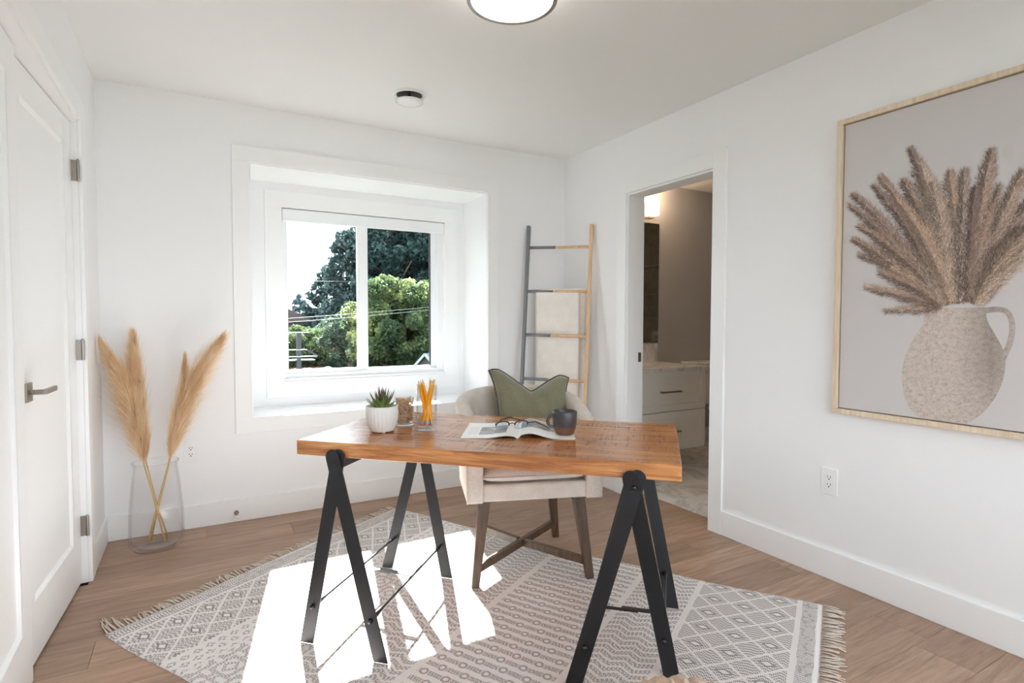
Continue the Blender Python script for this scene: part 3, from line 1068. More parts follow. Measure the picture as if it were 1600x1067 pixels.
def trestle(label, apex_l, feet, spread_r):
    """feet: FL, FR, BL, BR floor points; two A-frames outside the slab's long edges"""
    FLp, FRp, BLp, BRp = [Vector((p[0], p[1], 0)) for p in feet]
    c = (FLp + FRp + BLp + BRp) / 4
    t = thing('trestle', label, 'trestle', (c.x, c.y, 0), 0, 'black steel trestles under the desk top')
    bolts = []
    out = {}
    for key, (pl, pr, w, sgn) in {'f': (FLp, FRp, -DW / 2 - 0.0075, -1), 'b': (BLp, BRp, DW / 2 + 0.0075, 1)}.items():
        for k, foot in enumerate((pl, pr)):
            off = sgn * (0.0015 + 0.0075 * k)
            top = desk_pt(apex_l + (0.010 if k == 0 else -0.010), w + off, 0.708)
            fz = 0.0095
            foot3 = Vector((foot.x, foot.y, fz)) + dn * off
            ax = (foot3 - top).normalized()
            side = (dd - ax * dd.dot(ax)).normalized()
            nrm = ax.cross(side)
            hw = 0.026
            # rounded head outline in (along, across)
            L = (foot3 - top).length
            poly = [(L, -hw), (L, hw)]
            for i in range(9):
                th = PI / 2 + PI * i / 8
                poly.append((0.0 + hw * 1.0 * math.cos(th), hw * math.sin(th)))
            o3 = 0.006
            fl = foot3 - ax * 0
            # cut the foot level with the floor: shear the two bottom corners
            def P(u, v, q, top=top, ax=ax, side=side, nrm=nrm, L=L):
                p = top + ax * u + side * v + nrm * (q - 0.003)
                if u > L - 1e-4:
                    p = p + ax * ((fz - p.z) / ax.z)
                return p
            MB().prism(poly, P, o3).build('leg', 'black_metal', t, bevel=0.0012)
            out[key + 'lr'[k]] = (top, foot3)
    # head beam under the slab, joining the two A-frames
    MB().beam(desk_pt(apex_l, -DW / 2 + 0.004, 0.684), desk_pt(apex_l, DW / 2 - 0.004, 0.684), dd, 0.046, 0.034).build('head_beam', 'black_metal', t, bevel=0.002)
    for s_ in (-1, 1): MB().beam(desk_pt(apex_l, s_ * (DW / 2 + 0.006), 0.672), desk_pt(apex_l, s_ * (DW / 2 - 0.05), 0.672), dd, 0.02, 0.012).build('pivot_bracket', 'black_metal', t)
    # bolts at heads
    for w, s in ((-DW / 2 - 0.0175, -1), (DW / 2 + 0.0175, 1)):
        p = desk_pt(apex_l, w, 0.680)
        MB().tube([p, p + dn * s * 0.004], [0.0085, 0.006], 12).build('bolt', 'rod_metal', t, smooth=True)
    # braces between front and back legs
    def on(key, f):
        a, b = out[key]; return a + (b - a) * f
    mids = []
    for s in 'lr':
        A, B = on('f' + s, 0.80), on('b' + s, 0.80)
        q1, q2 = A + (B - A) * 0.47, A + (B - A) * 0.53
        MB().tube([A + dn * 0.004, A + (B - A) * 0.06, A + (B - A) * 0.12, B - (B - A) * 0.12, B - (B - A) * 0.06, B - dn * 0.004], [0.005, 0.009, 0.0052, 0.0052, 0.009, 0.005], 8).build('brace_rod', 'rod_metal', t, smooth=True)
        mids.append(A + (B - A) * (0.5 if s == 'l' else spread_r))
        for p, sg in ((A, -1), (B, 1)):
            MB().tube([p + dn * sg * 0.002, p + dn * sg * 0.0125], [0.0095, 0.007], 12).build('bolt', 'rod_metal', t, smooth=True)
    a, b = mids
    m_ = (a + b) / 2
    up = Vector((0, 0, 0.006))
    MB().beam(a + up, m_ + (b - a) * 0.12 + up, dn, 0.016, 0.004).build('spreader_bar', 'black_metal', t)
    MB().beam(m_ - (b - a) * 0.12 + up * 1.8, b + up * 1.8, dn, 0.022, 0.004).build('spreader_bar', 'black_metal', t)
    return t


trestle('black steel A-frame trestle standing in the sunlit patch of the rug', -DL / 2 + 0.168,
        ((-2.202, -1.533), (-1.996, -1.780), (-1.762, -1.072), (-1.560, -1.313)), 0.5)
trestle('black steel A-frame trestle standing in shade at the doorway end of the desk', -DL / 2 + 1.205,
        ((-1.497, -2.215), (-1.180, -2.335), (-1.168, -1.902), (-0.857, -2.019)), 0.3)

# ================================================================== TUB CHAIR
CH = Vector((-1.141, -1.290, 0)); CA = math.radians(-19.5)
chair = thing('tub_chair', 'greige linen tub armchair on dark walnut legs drawn up behind the desk', 'chair', CH, CA)


def superpath(t):
    """U-shaped plan from front-left (t=0) round the back to front-right (t=1); local coords, front = -y"""
    w, yb, yf = 0.305, 0.315, -0.31
    # straight side, rounded back
    r = 0.255
    s1 = (yb - r) - yf
    arc = PI / 2 * r
    s2 = 2 * (w - r)
    tot = 2 * s1 + 2 * arc + s2
    s = t * tot
    if s < s1: return Vector((-w, yf + s, 0)), Vector((-1, 0, 0))
    s -= s1
    if s < arc:
        a = s / r; c = Vector((-w + r, yb - r, 0)); n = Vector((-math.cos(a), math.sin(a), 0)); return c + n * r, n
    s -= arc
    if s < s2: return Vector((-w + r + s, yb, 0)), Vector((0, 1, 0))
    s -= s2
    if s < arc:
        a = s / r; c = Vector((w - r, yb - r, 0)); n = Vector((math.sin(a), math.cos(a), 0)); return c + n * r, n
    s -= arc
    return Vector((w, yb - r - s, 0)), Vector((1, 0, 0))


def shell_ring(t):
    p, n = superpath(t)
    back = (p.y + 0.31) / 0.625
    top = 0.715 + 0.125 * (back ** 0.8 if back > 0 else 0)
    bot = 0.395
    th = 0.072
    lean = 0.030 * back
    R = []
    N = 8
    pts = []
    pts.append((0.0, bot)); pts.append((0.004, bot + (top - bot) * 0.35)); pts.append((0.006 + lean * 0.5, bot + (top - bot) * 0.7))
    for i in range(N + 1):
        a = PI * i / N
        pts.append((lean - th / 2 + th / 2 * math.cos(a) + 0.004, top - th / 2 + th / 2 * math.sin(a)))
    pts.append((-th + lean * 0.5, bot + (top - bot) * 0.6)); pts.append((-th, bot + 0.05)); pts.append((-th, bot))
    return [p + n * o + Vector((0, 0, z)) for o, z in pts]


mb = MB()
NT = 72
rings = []
for i in range(NT):
    rings.append([mb.bm.verts.new(v) for v in shell_ring(i / (NT - 1))])
K = len(rings[0])
for i in range(NT - 1):
    for k in range(K):
        mb.bm.faces.new((rings[i][k], rings[i + 1][k], rings[i + 1][(k + 1) % K], rings[i][(k + 1) % K]))
mb.bm.faces.new(rings[0]); mb.bm.faces.new(rings[-1][::-1])
mb.build('tub_shell', 'linen', chair, world=False, smooth=True, bevel=0.006)
# seam piping down the front edges of the arms
for s in (-1, 1):
    p0 = Vector((s * 0.305, -0.311, 0))
    MB().tube([(s * 0.304, -0.312, 0.397), (s * 0.307, -0.312, 0.55), (s * 0.309, -0.312, 0.67), (s * 0.300, -0.312, 0.70), (s * 0.27, -0.312, 0.714)], 0.0028, 6).build('arm_piping', 'linen', chair, world=False, smooth=True)
MB().box(-0.238, 0.238, -0.300, 0.25, 0.396, 0.472).build('seat_base', 'linen', chair, world=False, bevel=0.012, bseg=3, smooth=False)


def cushion_fn(sgn, z0, w, d, h, cy):
    def fn(a, b):
        x = (a - 0.5) * 2; y_ = (b - 0.5) * 2
        k = (1 - abs(x) ** 5) * (1 - abs(y_) ** 5)
        e = max(k, 0) ** 0.35
        return Vector((x * w / 2, cy + y_ * d / 2, z0 + sgn * h / 2 * e + 0.006 * math.sin(x * 3.1 + 0.8) * (1 - abs(y_))))
    return fn


mb = MB()
mb.grid(26, 26, cushion_fn(1, 0.507, 0.475, 0.525, 0.085, -0.050)); mb.grid(26, 26, cushion_fn(-1, 0.507, 0.475, 0.525, 0.066, -0.050))
cu = mb.build('seat_cushion', 'linen', chair, world=False, smooth=True)
f = cushion_fn(1, 0.507, 0.475, 0.525, 0.0, -0.05)
loop = [f(i / 20, 0) for i in range(21)] + [f(1, i / 20) for i in range(1, 21)]
loop += [f(1 - i / 20, 1) for i in range(1, 21)] + [f(0, 1 - i / 20) for i in range(1, 21)]
MB().tube(loop, 0.0042, 6, cap=False).build('cushion_piping', 'linen', chair, world=False, smooth=True)
LT, LB = 0.218, 0.265
for sx in (-1, 1):
    for sy in (-1, 1):
        kx = 1 if sy < 0 else (0.90 if sx > 0 else 0.72)
        a = Vector((sx * LT * kx, sy * LT, 0.394)); b = Vector((sx * LB * kx, sy * LB, 0.0085 if (sx < 0) or (sy < 0) else 0.0))
        MB().beam(a, b, (1, 0, 0), 0.052, 0.052, 0.034, 0.034).build('leg', 'walnut', chair, world=False, bevel=0.003)
        MB().beam(a + Vector((-sx * 0.02, 0, -0.008)), a + Vector((-sx * 0.09, -sy * 0.0, -0.004)), (0, 1, 0), 0.03, 0.03, 0.03, 0.008).build('corner_block', 'walnut', chair, world=False)
q = 0.245
z = 0.085
MB().beam((-q, -q, z), (q * 0.9, q, z), (0, 0, 1), 0.034, 0.026).build('cross_stretcher', 'walnut', chair, world=False, bevel=0.002)
MB().beam((-q * 0.72, q, z), (-0.014, 0.030, z), (0, 0, 1), 0.034, 0.026).beam((0.014, 0.002, z), (q, -q, z), (0, 0, 1), 0.034, 0.026).build('cross_stretcher', 'walnut', chair, world=False, bevel=0.002)

# pillow with chopped top
CHM = Matrix.Translation(CH) @ Matrix.Rotation(CA, 4, 'Z')
pil = thing('throw_pillow', 'olive green pillow with a chopped dip in its top edge on the tub chair', 'pillow', CHM @ Vector((0.078, 0.115, 0.520)), CA)


def pillow_pt(x, v, off):
    """x,v in -1..1; off along thickness"""
    hw, hh = 0.200, 0.196
    cx = x * hw * (1 - 0.10 * (1 - v * v) * 1.0)
    z = v * hh * (1 - 0.06 * (1 - x * x))
    # corner flare
    cx += 0.016 * x * max(v, 0) ** 3 * abs(x) ** 2
    z -= 0.016 * abs(x) ** 8 * max(v, 0) ** 2
    # karate chop: centre of the top pushed down
    chop = (1 - min(math.sqrt(x * x + 0.004) / 0.80, 1)) ** 1.15 * 1.12 * max((v + 0.2) / 1.2, 0) ** 2
    z -= 0.088 * chop
    # tilt: the left top corner higher
    z += -0.022 * x * max(v, 0)
    k = max((1 - abs(x) ** 4) * (1 - abs(v) ** 4), 0) ** 0.5
    th = 0.078 * k * (1 - 0.35 * chop)
    crease = 0.010 * math.exp(-(x / 0.05) ** 2) * max(v, 0) * k
    y_ = off * (th - crease) - 0.115 + 0.60 * (z + 0.19)
    wr = 0.003 * math.sin(x * 13 + v * 4) * k * off
    return Vector((cx, y_ + wr, z + 0.205))


mb = MB()
mb.grid(44, 44, lambda a, b: pillow_pt(a * 2 - 1, b * 2 - 1, -1)); mb.grid(44, 44, lambda a, b: pillow_pt(a * 2 - 1, b * 2 - 1, 1))
mb.build('pillow_body', 'green', pil, world=False, smooth=True)
n = 30
lp = [pillow_pt(-1 + 2 * i / n, -1, 0) for i in range(n)] + [pillow_pt(1, -1 + 2 * i / n, 0) for i in range(n)]
lp += [pillow_pt(1 - 2 * i / n, 1, 0) for i in range(n)] + [pillow_pt(-1, 1 - 2 * i / n, 0) for i in range(n)]
MB().tube(lp + [lp[0]], 0.0048, 6, cap=False).build('piping', 'green_edge', pil, world=False, smooth=True)

# ================================================================== LADDER WITH THROW
lad = thing('leaning_ladder', 'half grey half pale wood blanket ladder leaning into the corner', 'ladder', (-0.36, -0.38, 0))
LS = 0.27
lo = Vector((-0.755, -0.656, 0)) * LS
LTp = Vector((-0.335, -0.018, 1.905)); RTp = Vector((-0.020, -0.377, 1.892))
LBp = Vector((LTp.x, LTp.y, 0)) + lo; RBp = Vector((RTp.x, RTp.y, 0)) + lo
acr = (RTp - LTp).normalized()
MB().beam(LBp, LTp, acr, 0.022, 0.036).build('side_rail', 'grey_paint', lad, bevel=0.002)['label'] = 'grey painted side rail'
MB().beam(RBp, RTp, acr, 0.022, 0.036).build('side_rail', 'pine', lad, bevel=0.002)['label'] = 'pale bare wood side rail'


def lp_(side, z):
    a, b = (LBp, LTp) if side == 0 else (RBp, RTp)
    return a + (b - a) * (z / 1.9)


for i, zz in enumerate((1.735, 1.407, 1.085, 0.765, 0.445, 0.125)):
    A, B = lp_(0, zz), lp_(1, zz)
    sp = A + (B - A) * (0.45 - 0.01 * i)
    rg = MB().tube([A + (B - A) * 0.01, sp], 0.0115, 10).build('rung', 'grey_paint', lad, smooth=True)
    MB().tube([sp, B - (B - A) * 0.01], 0.0115, 10).build('rung_bare_half', 'pine', lad, smooth=True)

hor = (lp_(1, 1.407) - lp_(0, 1.407)); hor.z = 0; hl = hor.length; hor.normalize()
outn = Vector((-hor.y, hor.x, 0))
if outn.y > 0: outn = -outn        # towards the room
R2 = lp_(0, 1.407)


def cloth(u0, u1, zend, dist, wave, ph):
    """front or back drop of the throw, hanging plumb from the second rung"""
    def fn(a, b):
        u = (u0 + (u1 - u0) * a) * hl
        zz = 1.418 + (zend - 1.418) * b
        y_ = dist * min(1, b * 12 + 0.15) + wave * math.sin(a * 9 + ph) * b + 0.002 * math.sin(b * 25 + a * 4)
        sh = 0.006 * math.sin(b * 3 + ph)
        return R2 + hor * (u + sh) + outn * y_ + Vector((0, 0, zz - R2.z))
    return fn


mb = MB()
mb.grid(22, 40, cloth(0.16, 0.84, 0.47, 0.014, 0.004, 0.3)); mb.grid(22, 40, cloth(0.19, 0.93, 0.36, -0.016, 0.005, 1.7))
fa, fb = cloth(0.16, 0.84, 0.47, 0.014, 0.004, 0.3), cloth(0.19, 0.93, 0.36, -0.016, 0.005, 1.7)


def over(a, b):
    p, q_ = fa(a, 0), fb(a, 0)
    return p + (q_ - p) * b + Vector((0, 0, 0.007 * math.sin(PI * b)))


mb.grid(22, 7, over)
th = mb.build('throw_blanket', 'throw', smooth=True)
tag(th, 'cream woven throw hanging over the second rung of the ladder', 'blanket')
md = th.modifiers.new('solid', 'SOLIDIFY'); md.thickness = 0.003; md.offset = 0

# ================================================================== FRAMED PRINT
AY0, AY1, AZ0, AZ1 = -3.185, -2.172, 0.778, 2.082       # y range, z range
art = thing('framed_print', 'large framed print of a clay jug with pampas grass on the wall', 'picture', (0, (AY0 + AY1) / 2, AZ0))
FW, FD = 0.022, 0.036
MB().box(-FD, -0.001, AY1 - FW, AY1, AZ0 + FW, AZ1 - FW).build('frame_rail', 'frame_gold', art, bevel=0.0012)
MB().box(-FD, -0.001, AY0, AY0 + FW, AZ0 + FW, AZ1 - FW).build('frame_rail', 'frame_gold', art, bevel=0.0012)
MB().box(-FD, -0.001, AY0, AY1, AZ0, AZ0 + FW).build('frame_rail', 'frame_gold', art, bevel=0.0012)
MB().box(-FD, -0.001, AY0, AY1, AZ1 - FW, AZ1).build('frame_rail', 'frame_gold', art, bevel=0.0012)
CXF = -0.022
cv_ = MB().box(CXF, -0.002, AY0 + FW + 0.004, AY1 - FW - 0.004, AZ0 + FW + 0.004, AZ1 - FW - 0.004).build('canvas', 'canvas', art, bevel=0.001)


def art_px(x, y):
    """photograph pixel -> (y, z) on the print's plane; used once, to copy the printed drawing"""
    fw = Vector((math.sin(YAW) * math.cos(PITCH), math.cos(YAW) * math.cos(PITCH), math.sin(PITCH)))
    r = Vector((math.cos(YAW), -math.sin(YAW), 0)); u = r.cross(fw)
    d = fw + r * ((x - 800) / F) - u * ((y - 533.5) / F)
    t = (CXF - CAM.x) / d.x
    p = CAM + d * t
    return (p.y, p.z)


def smooth_poly(pts, n=6):
    out = []
    m_ = len(pts)
    for i in range(m_ - 1):
        p0, p1, p2, p3 = [Vector(pts[min(max(i + k, 0), m_ - 1)]) for k in (-1, 0, 1, 2)]
        for j in range(n):
            t = j / n
            out.append(0.5 * ((2 * p1) + (p2 - p0) * t + (2 * p0 - 5 * p1 + 4 * p2 - p3) * t * t + (-p0 + 3 * p1 - 3 * p2 + p3) * t ** 3))
    out.append(Vector(pts[-1]))
    return out


lp1 = smooth_poly([art_px(*p) for p in ((1443, 480), (1444, 494), (1440, 508), (1425, 532), (1413, 560), (1410, 588), (1413, 615), (1423, 638), (1439, 651))])
rp1 = smooth_poly([art_px(*p) for p in ((1512, 661), (1534, 645), (1555, 620), (1567, 592), (1571, 565), (1566, 542), (1554, 520), (1545, 505), (1541, 492), (1541, 479))])
bot = smooth_poly([art_px(*p) for p in ((1439, 651), (1455, 657), (1480, 660), (1500, 663), (1512, 661))], 3)
bot = [Vector((p.x, max(p.y, AZ0 + FW + 0.006))) for p in bot]
outline = lp1 + bot[1:-1] + rp1
mb = MB()
mb.prism([(p.x, p.y) for p in outline], lambda u, v, w: (CXF - 0.0004 - w, u, v), 0.0004)
# handle as a ribbon
hp = smooth_poly([art_px(*p) for p in ((1538, 484), (1556, 482), (1572, 485), (1580, 497), (1582, 515), (1578, 535), (1571, 550), (1565, 562))])
hw = 0.0088
lft, rgt = [], []
for i, p in enumerate(hp):
    d_ = (hp[min(i + 1, len(hp) - 1)] - hp[max(i - 1, 0)]).normalized()
    nn = Vector((-d_.y, d_.x))
    ww = hw * (1.25 - 0.35 * math.sin(PI * i / (len(hp) - 1)))
    lft.append(p + nn * ww); rgt.append(p - nn * ww)
for i in range(len(hp) - 1):
    vv = [mb.bm.verts.new((CXF - 0.0009, q_.x, q_.y)) for q_ in (lft[i], lft[i + 1], rgt[i + 1], rgt[i])]
    mb.bm.faces.new(vv)
mb.build('printed_jug', 'jug_print', art)


def printed_plumes():
    base = [(1462, 479), (1475, 479), (1488, 479), (1500, 479), (1512, 479), (1520, 479)]
    Z3 = 3.555
    tips = [(80, 368, .8), (62, 430, .7), (112, 540, .9), (82, 615, .9), (115, 700, .8), (150, 880, .6), (262, 1012, .5), (232, 268, .9), (195, 320, .7),
            (402, 115, 1.1), (360, 290, 1.1), (460, 200, 1.0), (620, 240, 1.0), (520, 300, 1.0), (700, 235, .8), (760, 330, .8), (852, 118, .9), (895, 320, .6), (820, 300, 0.9),
            (1030, 240, 1.1), (1130, 330, 1.1), (1150, 470, 1.0), (1160, 600, .9), (1080, 640, .8), (1020, 720, .6), (430, 560, 1.2), (560, 480, 1.1), (330, 400, 1.1), (250, 620, 1.1),
            (300, 780, 1.1), (650, 560, 1.0), (960, 420, 1.1), (1000, 560, 1.1), (230, 800, .9), (380, 700, 1.1), (200, 900, .7)]
    pal = [(190, 162, 144), (160, 136, 124), (204, 178, 158), (214, 186, 158), (136, 116, 108), (180, 154, 142), (218, 198, 182), (196, 168, 146)]
    V, C = [], []
    r = np.random.default_rng(3)
    order = sorted(range(len(tips)), key=lambda i: r.random())
    for oi, ti in enumerate(order):
        tx, ty_, wd = tips[ti]
        px, py = 1310 + tx / Z3, 200 + ty_ / Z3
        fr = (tx + 100) / 1250
        bx_, by_ = base[int(min(max(fr * 6, 0), 5))]
        T = np.array(art_px(px, py)); B = np.array(art_px(bx_, by_))
        d = T - B
        L = np.linalg.norm(d)
        n_ = np.array([-d[1], d[0]]) / L
        # stems leave steeply and lean out: control point nearer the vertical
        Cc = B + np.array([d[0] * 0.30, d[1] * 0.55])
        N = int(2300 * wd * min(1.3, L / 0.40))
        t = r.uniform(0.02, 1, N) ** 0.85
        P = (1 - t)[:, None] ** 2 * B + 2 * ((1 - t) * t)[:, None] * Cc + (t ** 2)[:, None] * T
        D = 2 * (1 - t)[:, None] * (Cc - B) + 2 * t[:, None] * (T - Cc)
        D /= np.linalg.norm(D, axis=1)[:, None]
        Nn = np.stack([-D[:, 1], D[:, 0]], 1)
        prof = 0.050 * wd * (np.sin(PI * np.clip(t * 0.90 + 0.06, 0, 1)) ** 0.55) * (1 - 0.42 * t) * (1 + 0.4 * np.sin(t * 17 + oi) * np.sin(t * 7 + 2 * oi))
        sgn = r.uniform(-1, 1, N)
        P = P + Nn * (sgn * prof * r.uniform(0.2, 1.15, N))[:, None]
        ang = sgn * 0.5 + r.normal(0, 0.42, N)
        dirv = D * np.cos(ang)[:, None] + Nn * np.sin(ang)[:, None]
        ln = r.uniform(0.008, 0.036, N) * (1.1 - 0.35 * t); wdt = r.uniform(0.0005, 0.0013, N)
        pn = np.stack([-dirv[:, 1], dirv[:, 0]], 1)
        a = P - pn * wdt[:, None]; b = P + pn * wdt[:, None]; c_ = P + dirv * ln[:, None]
        xs = CXF - 0.0006 - 0.0012 * (oi / len(order)) - r.uniform(0, 0.0004, N)
        tri = np.stack([np.column_stack([xs, a]), np.column_stack([xs, b]), np.column_stack([xs, c_])], 1).reshape(-1, 3)
        V.append(tri)
        base_c = np.array(pal[r.integers(0, len(pal))]); c2 = np.array(pal[r.integers(0, len(pal))])
        k = np.clip(r.normal(0.5, 0.35, N), 0, 1)[:, None]
        col = base_c * (1 - k) + c2 * k
        col = col * r.uniform(0.74, 1.14, N)[:, None] * np.where(sgn < -0.15, 0.74, 1.04)[:, None]
        col = np.clip(col, 0, 255) / 255
        col = np.where(col <= 0.04045, col / 12.92, ((col + 0.055) / 1.055) ** 2.4)
        C.append(np.repeat(np.column_stack([col, np.ones(N)]), 3, axis=0))
    V = np.concatenate(V); C = np.concatenate(C)
    # keep it inside the canvas
    tri = V.reshape(-1, 3, 3)
    ok = (tri[:, :, 1].min(1) > AY0 + FW + 0.006) & (tri[:, :, 1].max(1) < AY1 - FW - 0.006)
    V = tri[ok].reshape(-1, 3); C = C.reshape(-1, 3, 4)[ok].reshape(-1, 4)
    V = V - np.array(art.location)
    fidx = np.arange(len(V)).reshape(-1, 3)
    o = np_mesh('printed_pampas_grass', V, fidx, 'plume_print', art, C)
    o['kind'] = 'stuff'


printed_plumes()

# ================================================================== FLOOR VASE WITH PAMPAS
VC = (-2.735, -0.215, 0.0)
vase = thing('floor_vase', 'tall clear glass cylinder vase on the oak floor in the corner', 'vase', VC)
mb = MB()
mb.lathe([(0, 0.0), (0.085, 0.0), (0.108, 0.006), (0.122, 0.030), (0.126, 0.075), (0.122, 0.20), (0.110, 0.34), (0.099, 0.42), (0.100, 0.440), (0.107, 0.455),
          (0.101, 0.455), (0.094, 0.440), (0.093, 0.42), (0.104, 0.34), (0.116, 0.20), (0.119, 0.08), (0.114, 0.038), (0.096, 0.022), (0, 0.020)], VC, 56)
mb.build('vase_body', 'vase_glass', vase, smooth=True)


def pampas(label, stem, plume, rad, seed, nf=3400):
    """stem: world points, last one = plume start; plume: control points for the plume's axis"""
    r = np.random.default_rng(seed)
    t_ = thing('pampas_stem', label, 'dried grass', stem[0], 0, 'dried pampas stems in the floor vase')
    MB().tube(stem + [plume[0], plume[1]], [0.0042] * len(stem) + [0.0034, 0.002], 8).build('stalk', 'stalk', t_, smooth=True)
    ctrl = np.array(plume, float)
    pts = np.array([list(p) for p in smooth_poly([tuple(p) for p in ctrl], 12)])
    seg = np.linalg.norm(np.diff(pts, axis=0), axis=1); cum = np.concatenate([[0], np.cumsum(seg)]) / seg.sum()
    L = seg.sum()
    t = r.uniform(0, 1, nf) ** 0.9 * 0.99
    P = np.stack([np.interp(t, cum, pts[:, i]) for i in range(3)], 1)
    P2 = np.stack([np.interp(np.minimum(t + 0.03, 1), cum, pts[:, i]) for i in range(3)], 1)
    D = P2 - P; D /= np.linalg.norm(D, axis=1)[:, None] + 1e-9
    rnd = r.normal(size=(nf, 3)); S = rnd - D * (rnd * D).sum(1)[:, None]; S /= np.linalg.norm(S, axis=1)[:, None]
    prof = np.sin(PI * np.clip(0.10 + t * 0.84, 0, 1)) ** 0.8
    ln = r.uniform(0.08, 0.19, nf) * (0.65 + 0.5 * prof) * (L / 0.6) * (1.1 - 0.42 * t)
    sp = r.uniform(0.1, 1, nf) * rad * (0.35 + 0.65 * prof) * (1.0 - 0.28 * t) * np.where(r.random(nf) < 0.15, 1.6, 1.05)
    d0 = D * 0.86 + S * (sp / 0.11)[:, None]
    d0 /= np.linalg.norm(d0, axis=1)[:, None]
    A = P
    B_ = P + d0 * (ln * 0.5)[:, None]
    droop = np.zeros_like(P); droop[:, 2] = -1
    side = np.sign(ctrl[-1][0] - ctrl[0][0])
    droop[:, 0] = side * 0.6
    C_ = B_ + (D * 0.9 + S * (sp / 0.16)[:, None]) * (ln * 0.5)[:, None] + droop * (ln * r.uniform(0.02, 0.20, nf))[:, None]
    w = r.uniform(0.0004, 0.0009, nf)[:, None]
    T = np.cross(d0, r.normal(size=(nf, 3))); T /= np.linalg.norm(T, axis=1)[:, None]
    V = np.stack([A - T * w, A + T * w, B_ + T * w * 1.3, B_ - T * w * 1.3, C_ + T * w * 0.3, C_ - T * w * 0.3], 1).reshape(-1, 3)
    i0 = np.arange(nf) * 6
    Fc = np.concatenate([np.stack([i0, i0 + 1, i0 + 2, i0 + 3], 1), np.stack([i0 + 3, i0 + 2, i0 + 4, i0 + 5], 1)])
    V = V - np.array(t_.location)
    # keep clear of the walls
    V[:, 1] = np.minimum(V[:, 1], -0.012 - t_.location[1])
    V[:, 0] = np.maximum(V[:, 0], LX + 0.012 - t_.location[0])
    o = np_mesh('plume', V, Fc, 'plume', t_)
    o['kind'] = 'stuff'
    return t_


pampas('pampas stem whose plume reaches furthest into the corner by the door wall', [(-2.700, -0.235, 0.030), (-2.732, -0.225, 0.20)],
       [(-2.785, -0.215, 0.440), (-2.822, -0.21, 0.65), (-2.872, -0.20, 0.88), (-2.948, -0.19, 1.055)], 0.056, 1, 5200)
pampas('pampas stem with the upright plume behind the corner one', [(-2.685, -0.205, 0.030), (-2.728, -0.205, 0.20)],
       [(-2.778, -0.185, 0.445), (-2.798, -0.16, 0.65), (-2.818, -0.14, 0.87), (-2.825, -0.13, 1.085)], 0.054, 2, 4600)
pampas('pampas stem whose plume leans furthest towards the window', [(-2.775, -0.225, 0.030), (-2.735, -0.215, 0.20)],
       [(-2.675, -0.205, 0.445), (-2.622, -0.195, 0.66), (-2.545, -0.185, 0.87), (-2.435, -0.175, 1.065)], 0.060, 3, 6000)
pampas('slim pampas stem with short plume between the corner and window plumes', [(-2.765, -0.195, 0.030), (-2.728, -0.195, 0.20)],
       [(-2.672, -0.185, 0.445), (-2.632, -0.175, 0.66), (-2.606, -0.165, 0.83), (-2.598, -0.160, 0.965)], 0.036, 4, 2600)

# ================================================================== THINGS ON THE DESK
TZ = 0.7553
# --- succulent in a ribbed pot
PC = Vector((-1.908, -1.502, TZ))
pot = thing('plant_pot', 'white ribbed ceramic pot on the desk holding a small succulent', 'pot', PC)
seg = 72
mb = MB()
prof = [(0.0, 0.004), (0.044, 0.004), (0.047, 0.008), (0.056, 0.03), (0.062, 0.055), (0.0635, 0.075), (0.062, 0.092), (0.0625, 0.098), (0.0635, 0.102), (0.0595, 0.103), (0.0575, 0.098), (0.057, 0.082), (0.0, 0.080)]


def pot_fn(a, b):
    i = b * (len(prof) - 1); r_, z_ = prof[int(round(i))]
    th_ = 2 * PI * a
    rib = 0.0022 * (0.5 + 0.5 * math.cos(26 * th_)) ** 0.6 if 0.012 < z_ < 0.088 and int(round(i)) < 6 else 0
    r_ -= rib
    return Vector((r_ * math.cos(th_), r_ * math.sin(th_), z_))


